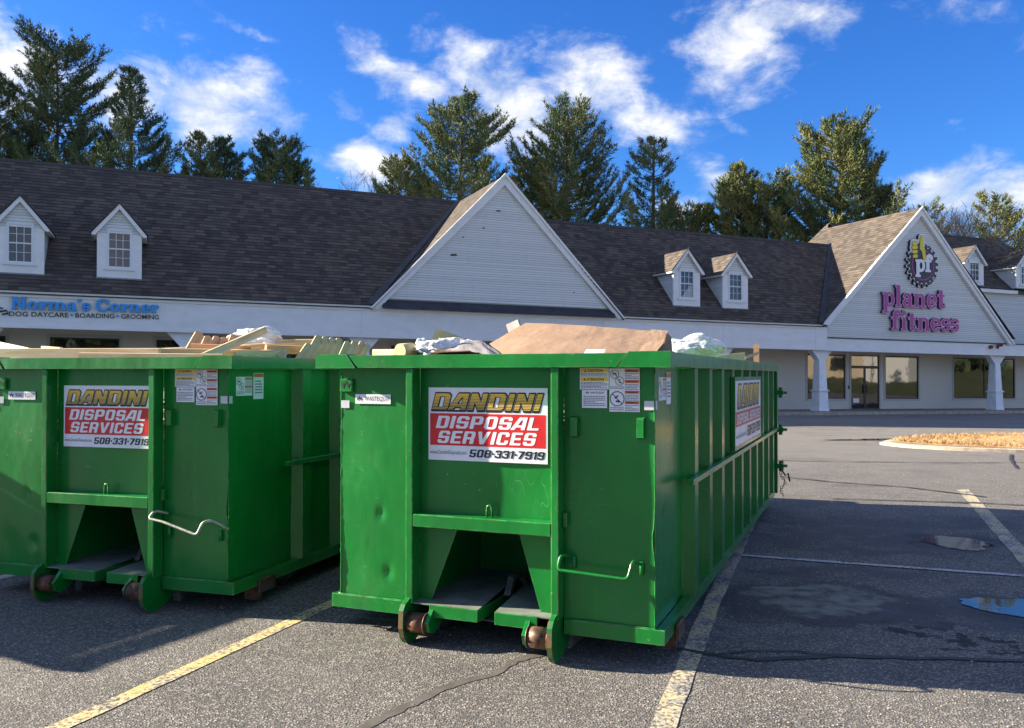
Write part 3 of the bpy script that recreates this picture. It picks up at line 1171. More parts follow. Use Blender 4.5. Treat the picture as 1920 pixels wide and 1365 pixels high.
# small stones, leaves and grit scattered over the asphalt
rr = random.Random(5)
V, F = [], []
for _ in range(1500):
    y = 4 + 22 * rr.random() ** 2.0
    x = rr.uniform(-.62, .62) * y * 1.05
    s = rr.uniform(.003, .008) * (1 + y * .03)
    k = len(V)
    z = gh(x, y) + .002
    V += [(x - s, y - s * .6, z), (x + s, y - s * .7, z), (x + s * .7, y + s, z), (x - s * .8, y + s * .7, z), (x, y, z + s * .9)]
    F += [(k, k + 1, k + 4), (k + 1, k + 2, k + 4), (k + 2, k + 3, k + 4), (k + 3, k, k + 4)]
tag(mesh('grit', V, F, M['kerb']), 'small pale stones and grit scattered across the asphalt', 'grit', kind='stuff')
V, F = [], []
for _ in range(70):
    x = rr.uniform(8.5, 22)
    yy = to_xy(0, 0)
    u, v = rr.uniform(9, 32), -rr.uniform(.65, 1.2)
    x, y = to_xy(u, v)
    s = rr.uniform(.02, .06)
    k = len(V)
    z = gh(x, y) + .016
    a = rr.uniform(0, 6.28)
    V += [(x + s * math.cos(a), y + s * math.sin(a), z), (x + s * math.cos(a + 2.1), y + s * math.sin(a + 2.1), z + s), (x + s * math.cos(a + 4.2), y + s * math.sin(a + 4.2), z)]
    F.append((k, k + 1, k + 2))
tag(mesh('dead_leaves', V, F, M['straw']), 'dead leaves blown against the shop kerb', 'leaves', kind='stuff')


# ================================================================== buildings
class BMB(MB):
    """boxes in shop-front coordinates (u along, v back, z up) that follow the fall of the site"""
    def __init__(s, u0=0.0):
        super().__init__()
        s.u0 = u0

    def build(s, name, m, parent=None, smooth=False):
        s.v = [(v[0] - s.u0, v[1], v[2] - BS * (v[0] - s.u0)) for v in s.v]
        return super().build(name, m, parent, smooth)


def bfix(P, u0):
    return lambda u, s, n: (lambda q: (q[0] - u0, q[1], q[2] - BS * (q[0] - u0)))(P(u, s, n))


def courses(name, m, parent, u0, P, s0, s1, step, iv, proud, phase=0.0, kind='stuff', lip=True):
    P = bfix(P, u0)
    V, F, UV = [], [], []
    k0 = math.floor((s0 - phase) / step)
    k = k0
    while phase + k * step < s1 - 1e-6:
        lo, hi = max(s0, phase + k * step), min(s1, phase + (k + 1) * step)
        k += 1
        if hi - lo < 1e-4: continue
        e = (hi - lo) * .02
        a, b = iv(lo + e), iv(hi - e)
        if len(a) != len(b): a = b = iv((lo + hi) / 2)
        for (a0, a1), (b0, b1) in zip(a, b):
            if a1 - a0 < .01 and b1 - b0 < .01: continue
            if b1 < b0: b0 = b1 = (b0 + b1) / 2
            i = len(V)
            V += [P(a0, lo, proud), P(a1, lo, proud), P(b1, hi, .002), P(b0, hi, .002)]
            F.append((i, i + 1, i + 2, i + 3))
            UV += [(a0, lo + .001), (a1, lo + .001), (b1, hi - .001), (b0, hi - .001)]
            if lip:
                V += [P(a0, lo, -.004), P(a1, lo, -.004)]
                F.append((i + 4, i + 5, i + 1, i))
                UV += [(a0, lo + .001), (a1, lo + .001), (a1, lo + .001), (a0, lo + .001)]
    me = bpy.data.meshes.new(name)
    me.from_pydata(V, [], F)
    me.materials.append(m)
    ul = me.uv_layers.new(name='UVMap')
    ul.data.foreach_set('uv', np.array(UV, dtype=np.float32).ravel())
    me.update()
    o = link(name, me, parent)
    if kind: o['kind'] = kind
    return o


def cut(lo, hi, holes):
    """interval minus holes"""
    out = [(lo, hi)]
    for a, b in holes:
        nxt = []
        for p, q in out:
            if b <= p or a >= q:
                nxt.append((p, q))
                continue
            if a > p: nxt.append((p, a))
            if b < q: nxt.append((b, q))
        out = nxt
    return out


ZE, ZF = 4.47, 3.21                     # eave and fascia underside
K1 = 1.0133                             # slope of the main roofs
S2 = math.sqrt(1 + K1 * K1)
GC, GW, GR = -.38, 5.47, 5.68           # blank gable: centre, half width, rise
PC, PW, PZ = 23.2, 6.45, 10.78          # fitness gable
V1, V2 = 5.61, 4.95                     # ridge setbacks
PK = .985                               # fitness gable slope
U_END = -46.0
WALLV = 2.5
MZ, MV = 11.2, 7.0                      # rear ridge of the gym wing


def root(name, u0, label, cat):
    x, y = to_xy(u0, 0)
    r = empty(name, (x, y, -BS * u0), BB)
    return tag(r, label, cat)


shop = root('shopping_building', 0.0, 'long low shop building with dark shingle roof, dormers and a blank white gable', 'shop building')
fit_u = 24.0
gym = root('gym_building', fit_u, 'gym wing with tan shingle roof and lettered gable at the right end', 'gym building')

# ---- main roofs
valL = lambda v: GC - GW + v * (GW - .0) / V1      # left valley of the blank gable
valR = lambda v: GC + GW - v * GW / V1
valP = lambda v: PC - PW + .1 + v * 1.02           # valley into the gym roof


def roofP(u, s, n):
    v = s / S2
    return (u, v - n * K1 / S2, ZE + K1 * v + n / S2)


courses('roof', M['shingle'], shop, 0, roofP, -.18, V1 * S2, .2, lambda s: [(U_END, valL(s / S2) - .02)], .016)
courses('roof', M['shingle'], shop, 0, roofP, -.18, V2 * S2, .2, lambda s: [(valR(s / S2) + .02, valP(s / S2) - .05)], .016)
# rear slopes and ridge caps
b = BMB()
b.add([(U_END, V1, ZE + K1 * V1), (GC, V1, ZE + K1 * V1), (GC, 2 * V1 + .3, ZE - .3), (U_END, 2 * V1 + .3, ZE - .3)], [(0, 1, 2, 3)])
b.add([(GC, V2, ZE + K1 * V2), (PC - 1.2, V2, ZE + K1 * V2), (PC - 1.2, 2 * V1 + .3, ZE - .3), (GC, 2 * V1 + .3, ZE - .3)], [(0, 1, 2, 3)])
b.build('rear_roof', M['shingle'], shop)
b = BMB()
for (ua, ub, vv) in ((U_END, GC - .1, V1), (2.2, PC - 1.25, V2)):
    z = ZE + K1 * vv
    b.prism([(vv - .14, z - .11), (vv, z + .035), (vv + .14, z - .11), (vv, z - .02)], ub - ua, 'x', ua)
b.build('ridge_cap', M['shingle'], shop)
# dark valley flashings
b = BMB()


def strip(b, A, B, wa, up):
    """flat strip between two points of a valley, widening sideways in u"""
    (u0, v0, z0), (u1, v1, z1) = A, B
    b.add([(u0 - wa, v0, z0 + up), (u0 + .02, v0, z0 + up + .02), (u1 + .02, v1, z1 + up + .02), (u1 - wa * .55, v1, z1 + up)], [(0, 1, 2, 3)])


strip(b, (valL(-.1) + .02, -.1, ZE + .0), (valL(V1), V1, ZE + K1 * V1), .34, .05)
b.build('valley_flashing', M['flashing'], shop)
b = BMB()
strip(b, (valP(-.1), -.1, ZE), (valP(V2), V2, ZE + K1 * V2 + .02), .34, .06)
b.build('valley_flashing', M['flashing'], shop)

# ---- blank gable
gk = GR / GW
GVF = -.02


def gfaceP(u, s, n): return (u, GVF - n, ZE + s)


courses('siding', M['siding'], shop, 0, gfaceP, .30, GR - .35, .1, lambda s: [(GC - (GR - s) / gk + .25, GC + (GR - s) / gk - .25)], .012)
b = BMB()
b.add([(GC - GW + .2, GVF + .03, ZE), (GC + GW - .2, GVF + .03, ZE), (GC, GVF + .03, ZE + GR - .2)], [(0, 1, 2)])
b.build('gable_wall', M['siding'], shop)


def rake(b, uc, half, z_lo, z_hi, v0, v1, wd_, right_ext=0.0):
    for sgn in (-1, 1):
        h = half + (right_ext if sgn > 0 else 0)
        zl = z_lo - (right_ext if sgn > 0 else 0)
        a = Vector((uc + sgn * h, zl))
        c = Vector((uc, z_hi))
        d = (c - a).normalized()
        nrm = Vector((-d.y, d.x)) * (-sgn if sgn < 0 else 1)
        if nrm.y > 0: nrm = -nrm
        # outline on the face; the two boards mitre at the apex
        drop = wd_ / abs(d.x)
        pts = [(a.x, a.y), (c.x, c.y), (c.x, c.y - drop), (a.x - sgn * wd_ * .9, a.y - wd_ * .05 + .0)]
        b.prism(pts, v1 - v0, 'y', v0)


b = BMB()
rake(b, GC, GW + .22, ZE - .14, ZE + GR + .05, -.16, GVF - .014, .30)
b.build('rake_board', M['trim'], shop)
b = BMB()
rake(b, GC, GW + .27, ZE - .12, ZE + GR + .115, -.24, -.16, .10)
b.build('rake_moulding', M['trim'], shop)
# gable roof slopes


def gslope(sg, uc, half, zr, k, vf, valley, name, par, u0, vmax):
    L = math.sqrt(1 + k * k)
    def P(q, s, n):                    # q runs back (v), s down-slope from the ridge measured upward
        du = s / L
        return (uc + sg * (half - du) + sg * n * k / L, q, zr - k * (half - du) + n / L)
    return courses(name, M['shingle'], par, u0, P, 0, half * L, .2, lambda s: [(vf, valley(s / L))], .016)


gslope(-1, GC, GW + .2, ZE + GR + .02, gk, -.24, lambda d: max(-.2, min(V1, (d - .2) * V1 / GW + .12)), 'gable_roof', shop, 0, V1)
gslope(1, GC, GW + .2, ZE + GR + .02, gk, -.24, lambda d: max(-.2, min(V1, (d - .2) * V1 / GW + .12)), 'gable_roof', shop, 0, V1)
# small dark pent roof strip under the gable siding
b = BMB()
b.prism([(-.34, ZE - .11), (-.02, ZE + .26), (-.02, ZE - .11)], 2 * GW - .5, 'x', GC - GW + .25)
b.build('pent_roof', M['dark_trim'], shop)
# missing siding spots
b = BMB()
for (u, z, w, h) in ((-2.61, 6.69, .16, .05), (-.63, 8.67, .12, .035), (-1.3, 7.9, .06, .03), (-2.2, 7.45, .05, .03), (3.2, 6.3, .05, .03), (2.9, 5.4, .04, .03)):
    b.add([(u - w, GVF - .016, z - h), (u + w, GVF - .016, z - h * .6), (u + w * .8, GVF - .016, z + h), (u - w * .7, GVF - .016, z + h * .8)], [(0, 1, 2, 3)])
b.build('bare_wood_patch', M['rust'], shop)

# ---- fascia
def fascia(par, u0, ua, ub, z0, z1, panels, vf=-.0):
    b = BMB(u0)
    n = max(1, int((ub - ua) / 3))
    b.box(ua, ub, vf, vf + .22, z0, z1)
    b.build('fascia', M['trim'], par)
    b = BMB(u0)
    b.box(ua, ub, vf - .10, vf + .0, z1 - .13, z1 - .02)
    b.box(ua, ub, vf - .05, vf + .0, z1 - .22, z1 - .132)
    b.build('crown_moulding', M['trim'], par)
    b = BMB(u0)
    b.box(ua, ub, vf - .022, vf, z0 - .02, z0 + .10)
    for p in panels:
        b.box(p - .14, p + .14, vf - .02, vf, z0 + .102, z1 - .222)
    b.build('fascia_batten', M['trim'], par)


fascia(shop, 0, U_END, 16.75, ZF, ZE, [-32.5, -26, -19.3, -12.75, -6.26, 4.5, 10.9, 16.4])
b = BMB()
b.box(U_END, 16.75, .221, WALLV, ZF + .12, ZF + .16)
b.build('arcade_ceiling', M['soffit'], shop)
b = BMB()
b.box(U_END, 16.75, -.14, -.02, ZE - .02, ZE + .015)
b.build('gutter', M['dark_trim'], shop)

# ---- arcade wall with windows
SHOP_WIN = [(-30.2, -27.6, .72, 3.08, 0), (-26, -23.6, .72, 3.08, 0), (-21.6, -18.98, .72, 3.02, 0), (-17.55, -15.2, .72, 3.02, 0), (-13.9, -10.6, .72, 3.02, 2), (-9.7, -7.4, .72, 3.02, 0), (-4.6, -2.2, .72, 3.02, 2),
            (.9, 3.3, .72, 3.02, 0), (5.2, 7.8, .72, 3.02, 0), (9.6, 13.2, .72, 3.02, 2)]
GYM_WIN = [(17.93, 20.52, .71, 3.10, 1), (23.38, 25.84, .71, 3.10, 0), (28.58, 33.6, .74, 3.12, 2), (37, 40, .74, 3.12, 1)]
GYM_DOOR = (20.92, 22.93, .17, 3.12)
FLZ = .16


def wall(par, u0, ua, ub, openings, ztop):
    def P(u, s, n): return (u, WALLV - n, s)
    def iv(s):
        return cut(ua, ub, [(o[0], o[1]) for o in openings if o[2] < s < o[3]])
    courses('wall_siding', M['siding_tan'], par, u0, P, FLZ, ztop, .1, iv, .010)
    # solid wall behind, in panels round the openings
    b = BMB(u0)
    es = sorted([ua, ub] + [o[0] for o in openings] + [o[1] for o in openings])
    for a, c in zip(es[:-1], es[1:]):
        if c - a < .01: continue
        o = [o for o in openings if abs(o[0] - a) < .01 and abs(o[1] - c) < .01]
        if o:
            o = o[0]
            if o[2] > FLZ + .05: b.box(a, c, WALLV + .004, WALLV + .16, FLZ - .2, o[2])
            b.box(a, c, WALLV + .004, WALLV + .16, o[3], ztop)
        else:
            b.box(a, c, WALLV + .004, WALLV + .16, FLZ - .2, ztop)
    b.build('arcade_wall', M['siding_tan'], par)


def window(par, u0, o, mull, door=False):
    ua, ub, za, zb = o[:4]
    w = .11
    e = BMB(u0)
    vf, vb = WALLV - .035, WALLV + .02
    e.box(ua - w, ua, vf, vb, za - (0 if door else w), zb + w)
    e.box(ub, ub + w, vf, vb, za - (0 if door else w), zb + w)
    e.box(ua, ub, vf, vb, zb, zb + w)
    if not door: e.box(ua, ub, vf, vb, za - w, za)
    fr = e.build('window' if not door else 'door', M['soffit_trim'], par)
    e = BMB(u0)
    t = .055
    v0, v1 = WALLV - .005, WALLV + .05
    e.box(ua, ua + t, v0, v1, za, zb)
    e.box(ub - t, ub, v0, v1, za, zb)
    e.box(ua + t, ub - t, v0, v1, za, za + t)
    e.box(ua + t, ub - t, v0, v1, zb - t * 1.5, zb)
    if door:
        e.box(ua + t, ub - t, v0, v1, zb - .75, zb - .60)
        um = (ua + ub) / 2
        e.box(um - .06, um + .06, v0, v1, za + t, zb - .75)
        for s_ in (-1, 1):
            e.box(um + s_ * .09 - .02, um + s_ * .09 + .02, v0 - .05, v0 - .001, za + .85, za + 1.3)
    us = [ua]
    if mull:
        for k in range(1, mull):
            um = ua + (ub - ua) * k / mull
            e.box(um - .03, um + .03, v0, v1, za + t, zb - t * 1.5)
            us.append(um)
    us.append(ub)
    f2 = e.build('frame', M['brown_frame'], fr)
    for a, c in zip(us[:-1], us[1:]):
        e = BMB(u0)
        tl = (hash((round(a, 2), 3)) % 100) / 100
        e.box(a + .02, c - .02, WALLV + .022, WALLV + .034, za + .02, zb - .02)
        e.build('pane', M['glass'], fr)


M['soffit_trim'] = mat('pale_window_casing', (.52, .50, .47), .6, build=speck(.06, 4))
wall(shop, 0, U_END, 16.75, SHOP_WIN, ZF + .12)
for o in SHOP_WIN: window(shop, 0, o, o[4])


def column(par, u0, uc):
    """part: flared bracket, tapered shaft, panelled base"""
    def taper(w0, w1, z0, z1, b):
        v = .42
        vs = []
        for w, z in ((w0, z0), (w1, z1)):
            vs += [(uc - w / 2, v - w / 2, z), (uc + w / 2, v - w / 2, z), (uc + w / 2, v + w / 2, z), (uc - w / 2, v + w / 2, z)]
        b.add(vs, [(0, 3, 2, 1), (4, 5, 6, 7), (0, 1, 5, 4), (1, 2, 6, 5), (2, 3, 7, 6), (3, 0, 4, 7)])
    b = BMB(u0)
    taper(.50, .40, 1.24, ZF - .62, b)
    sh = b.build('column', M['trim_clean'], par)
    b = BMB(u0)
    taper(.66, .60, FLZ, .30, b)
    taper(.58, .54, .301, 1.14, b)
    taper(.64, .66, 1.141, 1.20, b)
    taper(.57, .55, 1.201, 1.239, b)
    b.build('column_base', M['trim_clean'], sh)
    b = BMB(u0)
    b.prism([(uc - .20, ZF - .62), (uc + .20, ZF - .62), (uc + .20, ZF - .50), (uc + .62, ZF - .04), (uc + .62, ZF - .022), (uc - .62, ZF - .022), (uc - .62, ZF - .04), (uc - .20, ZF - .50)], .36, 'y', .24)
    b.build('column_bracket', M['trim_clean'], sh)
    return sh


for uc in (-32.5, -26, -19.35, -12.9, -6.26, .1, 5.6, 10.9):
    column(shop, 0, uc)
for uc in (16.9, 29.3, 41.5):
    column(gym, fit_u, uc)


# ---- dormers
def dormer(par, u0, uc, vf, zb, roofz0, k, wid, ze, zr, wz0, wz1, ww=.80):
    """zb bottom of front, roof plane z = roofz0 + k*v"""
    back = lambda z: (z - roofz0) / k
    hw = wid / 2
    b = BMB(u0)
    fs_ = ze + .05
    pts = [(uc - hw, zb), (uc + hw, zb), (uc + hw, ze), (uc, ze + (zr - ze) * hw / (hw + .2) + .02), (uc - hw, ze)]
    # front wall as frame round the window
    wa, wb_ = uc - ww / 2, uc + ww / 2
    b.box(uc - hw, wa, vf, vf + .08, zb, ze)
    b.box(wb_, uc + hw, vf, vf + .08, zb, ze)
    b.box(wa, wb_, vf, vf + .08, zb, wz0)
    b.box(wa, wb_, vf, vf + .08, wz1, ze)
    dm = b.build('dormer', M['trim'], par)
    # gable triangle siding
    ov = .20
    kk = (zr - ze) / (hw + ov)
    def P(u, s, n): return (u, vf + .03 - n, ze + s)
    courses('gable_siding', M['siding'], dm, u0, P, 0, zr - ze - .05, .1, lambda s: [(uc - (zr - ze - s) / kk + .06, uc + (zr - ze - s) / kk - .06)] if (zr - ze - s) / kk > .08 else [], .012)
    # cheeks
    for sg in (-1, 1):
        def PS(q, s, n, sg=sg): return (uc + sg * (hw + n), q, s)
        courses('cheek_siding', M['siding'], dm, u0, PS, zb, ze, .1, lambda s: [(vf + .10, max(vf + .11, back(s)))], .012)
        e = BMB(u0)
        e.add([(uc + sg * (hw - .01), vf + .05, zb), (uc + sg * (hw - .01), back(ze), ze), (uc + sg * (hw - .01), vf + .05, ze)], [(0, 1, 2)])
        e.box(uc + sg * (hw - .002), uc + sg * (hw + .03), vf, vf + .10, zb, ze - .001)
        e.build('corner_board', M['trim'], dm)
    # rakes and eave returns
    e = BMB(u0)
    hh = hw + ov
    for sg in (-1, 1):
        a = Vector((uc + sg * hh, ze - .04))
        c = Vector((uc, zr))
        e.prism([(a.x, a.y), (c.x, c.y), (c.x, c.y - .19), (a.x - sg * .11, a.y - .07), (a.x, a.y - .07)], .10, 'y', vf - .14)
        e.box(min(a.x, a.x - sg * .03), max(a.x, a.x - sg * .03), vf - .039, back(ze) + .1, ze - .11, ze - .025)
        e.box(min(a.x - sg * .031, uc + sg * (hw + .031)), max(a.x - sg * .031, uc + sg * (hw + .031)), vf - .039, back(ze), ze - .10, ze - .085)
    e.build('rake_board', M['trim'], dm)
    # roof
    L = math.sqrt(1 + kk * kk)
    for sg in (-1, 1):
        def PR(q, s, n, sg=sg):
            d = s / L
            return (uc + sg * (hh + .03 - d) + sg * n * kk / L, q, ze - .03 + kk * d + n / L)
        H_ = (hh + .03) * L
        courses('dormer_roof', M['shingle'], dm, u0, PR, 0, H_, .2, lambda s: [(vf - .17, back(ze - .03 + kk * s / L) + .02)], .014)
    e = BMB(u0)
    for sg in (-1, 1):
        c = (uc, zr + .035)
        a = (uc + sg * (hh + .05), ze - .035)
        e.prism([a, c, (c[0], c[1] + .035), (a[0], a[1] + .035)], .03, 'y', vf - .18)
    e.build('drip_edge', M['dark_trim'], dm)
    # window: casing, sill, sash bars, panes
    e = BMB(u0)
    t = .06
    for (x0, x1, z0, z1) in ((wa - .02, wa + t, wz0, wz1), (wb_ - t, wb_ + .02, wz0, wz1), (wa + t, wb_ - t, wz1 - t, wz1 + .02), (wa + t, wb_ - t, wz0, wz0 + t)):
        e.box(x0, x1, vf - .03, vf + .045, z0, z1)
    iw0, iw1 = wa + t, wb_ - t
    zm = (wz0 + wz1) / 2
    e.box(iw0, iw1, vf + .002, vf + .044, zm - .025, zm + .025)
    for q in (1, 2):
        x = iw0 + (iw1 - iw0) * q / 3
        e.box(x - .010, x + .010, vf + .012, vf + .040, wz0 + t, zm - .0251)
        e.box(x - .010, x + .010, vf + .012, vf + .040, zm + .0251, wz1 - t)
    for zz in ((wz0 + t + zm) / 2, (zm + wz1 - t) / 2):
        e.box(iw0, iw1, vf + .014, vf + .038, zz - .009, zz + .009)
    e.box(wa - .12, wb_ + .12, vf - .06, vf - .001, wz0 - .08, wz0 - .001)
    e.build('window_frame', M['mullion'], dm)
    zs = [wz0 + t, (wz0 + t + zm) / 2, zm, (zm + wz1 - t) / 2, wz1 - t]
    for i in range(3):
        x0 = iw0 + (iw1 - iw0) * i / 3
        x1 = iw0 + (iw1 - iw0) * (i + 1) / 3
        for j in range(4):
            e = BMB(u0)
            e.box(x0, x1, vf + .046, vf + .052, zs[j], zs[j + 1])
            e.build('pane', M['dormer_glass'], dm)
    e = BMB(u0)
    e.box(uc - hw - .05, uc + hw + .05, vf - .035, vf - .001, zb - .03, zb + .03)
    e.build('flashing', M['tape_green'], dm)
    return dm


M['tape_green'] = mat('weathered_flashing', (.20, .25, .25), .6, build=speck(.3, 6))
for uc in (-18.29, -15.14, 9.16, 11.93, -24.5, -27.6):
    d = dormer(shop, 0, uc, .62, 5.10, ZE, K1, 1.42, 6.74, 7.80, 5.48, 6.88)
    if abs(uc - 9.16) < .01:
        # slipped blind in the lower sash
        e = BMB()
        e.prism([(uc - .24, 5.56), (uc + .33, 5.56), (uc + .33, 6.13), (uc + .2, 6.1)], .004, 'y', .664)
        e.build('fallen_blind', M['siding'], d)

# ---- gym wing
b = BMB(fit_u)
zl, zr_ = ZE, PZ


def pfP(u, s, n): return (u, -.02 - n, s)


pf_half = lambda z: (PZ - z) / PK
courses('siding', M['siding'], gym, fit_u, pfP, 3.86, PZ - .35, .1, lambda s: [(max(PC - pf_half(s) + .28, 16.98), PC + pf_half(s) / 1.025 - .28)], .012)
b.add([(16.99, .01, 3.84), (PC + 6.7, .01, 3.84), (PC, .01, PZ - .15), (16.99, .01, PZ - .15 - (PC - 16.99) * PK)], [(0, 1, 2, 3)])
b.build('gable_wall', M['siding'], gym)
b = BMB(fit_u)
for (sg, a) in ((-1, (PC - PW - .12, ZE - .02)), (1, (PC + 6.82, 3.78))):
    c = (PC, PZ + .03)
    b.prism([a, c, (c[0], c[1] - .40), (a[0] - sg * .30, a[1] - .02)], .15, 'y', -.20)
b.build('rake_board', M['trim'], gym)
b = BMB(fit_u)
for (sg, a) in ((-1, (PC - PW - .17, ZE)), (1, (PC + 6.87, 3.80))):
    c = (PC, PZ + .10)
    b.prism([a, c, (c[0], c[1] - .14), (a[0] - sg * .12, a[1] - .02)], .07, 'y', -.275)
b.build('rake_moulding', M['trim'], gym)
L = math.sqrt(1 + PK * PK)


def pslope(sg, half, iv_):
    def P(q, s, n):
        du = s / L
        return (PC + sg * (half - du) + sg * n * PK / L, q, PZ + .06 - PK * (half - du) + n / L)
    return courses('gable_roof', M['shingle'], gym, fit_u, P, 0, half * L, .2, iv_, .016)


def left_iv(s):
    d = s / L                              # distance in from the eave end
    u = PC - PW - .12 + d
    vb = max(-.26, (u - (PC - PW + .1)) / 1.02 + .10)
    if vb >= V2 + .05: vb = MV + (MZ - (PZ + .06 - PK * (PC - u))) * .30
    return [(-.27, vb)]


pslope(-1, PW + .12, left_iv)
pslope(1, 6.85, lambda s: [(-.27, 4.2)])
# left hip of the tall rear roof, above the lower ridge
# MZ, MV                          # rear ridge of the gym wing
def hip(q, s, n):                           # s = height, q back; same plane as the gym gable's left slope
    return (PC - (PZ + .05 - s) / PK - n * .7, q, s + n * .7)


courses('hip_roof', M['shingle'], gym, fit_u, hip, 10.84, 11.2, .14, lambda s: [(MV - (MZ - s), MV + .02 + (MZ - s) * .35)], .016)


def mainP(u, s, n):
    return (u, MV - (MZ - (7.2 + s / 1.414)) * 1.07 - n * .7, 7.2 + s / 1.414 + n * .7)


SM = (MZ - 7.2) * 1.414
courses('roof', M['shingle'], gym, fit_u, mainP, -.25, SM, .2,
        lambda s: [(PC + .42 if s > SM - .6 else PC + max(.42, (SM - s) / 1.414 - .42), 38.3 + (SM - s) / 1.414 * .55)], .016)
b = BMB(fit_u)
b.add([(PC + .42, MV, MZ), (38.3, MV, MZ), (40.5, 12, 6.5), (23.8, 12, 6.5)], [(0, 1, 2, 3)])
b.add([(38.3, MV, MZ), (40.55, 2.6, 7.2), (42.5, 7, 7.0), (40.5, 12, 6.5)], [(0, 1, 2, 3)])
b.build('rear_roof', M['shingle'], gym)
b = BMB(fit_u)
b.prism([(MV - .13, MZ - .09), (MV, MZ + .04), (MV + .13, MZ - .09), (MV, MZ - .02)], 38.3 - PC - .42, 'x', PC + .42)
b.build('ridge_cap', M['shingle'], gym)
# upper wall and its eave
UV0 = 2.75
courses('upper_siding', M['siding'], gym, fit_u, lambda u, s, n: (u, UV0 - n, s), 3.84, 7.12, .1, lambda s: [(PC + max(3.4, (PZ - s) / PK * .9), 44.0)], .012)
b = BMB(fit_u)
b.box(PC + 3, 44.0, UV0 + .01, UV0 + .2, 3.8, 7.12)
b.build('upper_wall', M['siding'], gym)
b = BMB(fit_u)
b.box(PC + 3.4, 33.9, 2.45, 2.58, 7.0, 7.2)
b.box(PC + 3.4, 33.9, 2.581, UV0 + .009, 7.02, 7.06)
b.build('eave_board', M['trim'], gym)
for uc in (30.45, 34.75):
    dormer(gym, fit_u, uc, 2.62, 7.38, MZ - MV / 1.07, 1 / 1.07, 1.5, 8.68, 9.72, 7.62, 8.95)
# lean-to roof joining front fascia and upper wall on the right
b = BMB(fit_u)
b.add([(29.9, -.05, 3.82), (44, -.05, 3.82), (44, UV0, 3.86), (29.9, UV0, 3.86)], [(0, 1, 2, 3)])
b.build('porch_roof', M['dark_trim'], gym)
b = BMB(fit_u)
b.box(16.99, 44, -.05, .20, 3.80, 3.858)
b.build('dark_drip_strip', M['dark_trim'], gym)
b = BMB(fit_u)
b.box(16.752, 44, 0.0, .22, 3.19, 3.80)
b.build('fascia', M['trim'], gym)
b = BMB(fit_u)
b.box(16.98, 44, -.02, -.001, 3.17, 3.25)
b.build('fascia_batten', M['trim'], gym)
b = BMB(fit_u)
b.box(16.40, 16.98, -.024, -.0005, 3.19, 4.34)
b.build('fascia_end_panel', M['trim'], gym)
b = BMB(fit_u)
b.box(16.752, 44, .221, WALLV, 3.30, 3.34)
b.build('arcade_ceiling', M['soffit'], gym)
wall(gym, fit_u, 16.752, 44, GYM_WIN + [GYM_DOOR + (0,)], 3.30)
for o in GYM_WIN: window(gym, fit_u, o, o[4])
window(gym, fit_u, GYM_DOOR, 0, True)
b = BMB(fit_u)
b.box(21.10, 21.52, WALLV + .014, WALLV + .018, .50, .74)
b.build('door_notice', M['sticker'], gym)
b = BMB(fit_u)
b.box(20.72, 20.80, WALLV - .06, WALLV - .012, 1.25, 1.42)
b.build('door_control', M['brown_frame'], gym)
b = BMB(fit_u)
b.box(43.5, 44, .25, 11, 0, 7.0)
b.box(16.9, 44, 11, 11.3, 0, 7)
b.build('rear_wall', M['siding'], gym)
b = BMB()
b.box(U_END, U_END + .3, .25, 11, 0, 4.4)
b.box(U_END, 16.7, 11, 11.3, 0, 4.4)
b.build('rear_wall', M['siding'], shop)

# pavement in front of the shops
b = BMB()
for k in range(46):
    ua = U_END + k * 2.0
    b.box(ua + .006, ua + 1.994, -.55, WALLV + .1, -.06, FLZ)
pv = b.build('pavement', M['concrete'])
pv.location = (0, BD, 0)
pv.rotation_euler = (0, 0, BB)
tag(pv, kind='structure')
b = BMB()
b.box(U_END, 46, -.72, -.552, -.1, FLZ - .012)
kb = b.build('kerb', M['kerb'])
kb.location = (0, BD, 0)
kb.rotation_euler = (0, 0, BB)
tag(kb, kind='structure')


# ---- signs
def P3(u, v, z):
    x, y = to_xy(u, v)
    return (x, y, z - BS * u)


def letter(par, font, ch, x, y, h, faces, slant=0.0, st=.035, depth=.09, sx=1.0):
    """one letter as a part; faces = [(offset, material, proud)] from back to front, the first carries the return"""
    off, m, z = faces[0][:3]
    vs, fs, w = glyph_mesh(font, ch, off, slant, st, depth / h, sx)
    me = bpy.data.meshes.new('letter')
    me.from_pydata([(v[0] * h, v[1] * h, v[2] * h) for v in vs], [], fs)
    me.materials.append(m)
    me.materials.append(faces[0][3] if len(faces[0]) > 3 else m)
    n_flat = 0
    me.update()
    for p in me.polygons:
        if abs(p.normal.z) < .5: p.material_index = 1
    o = link('letter', me, par)
    o.location = (x, 0, y)
    o.rotation_euler = (R(90), 0, 0)
    o.location.y = -z
    for f in faces[1:]:
        vs, fs, w = glyph_mesh(font, ch, f[0], slant, st, .012 / h, sx)
        q = sheet('letter_face', [(v[0] * h, v[1] * h, v[2] * h) for v in vs], fs, f[1], o, (0, 0, f[2]), 1, (0, 0, 0))
    return w * h


def sign_root(name, u, v, z, label, cat='sign'):
    e = empty(name, P3(u, v, z), BB)
    return tag(e, label, cat)


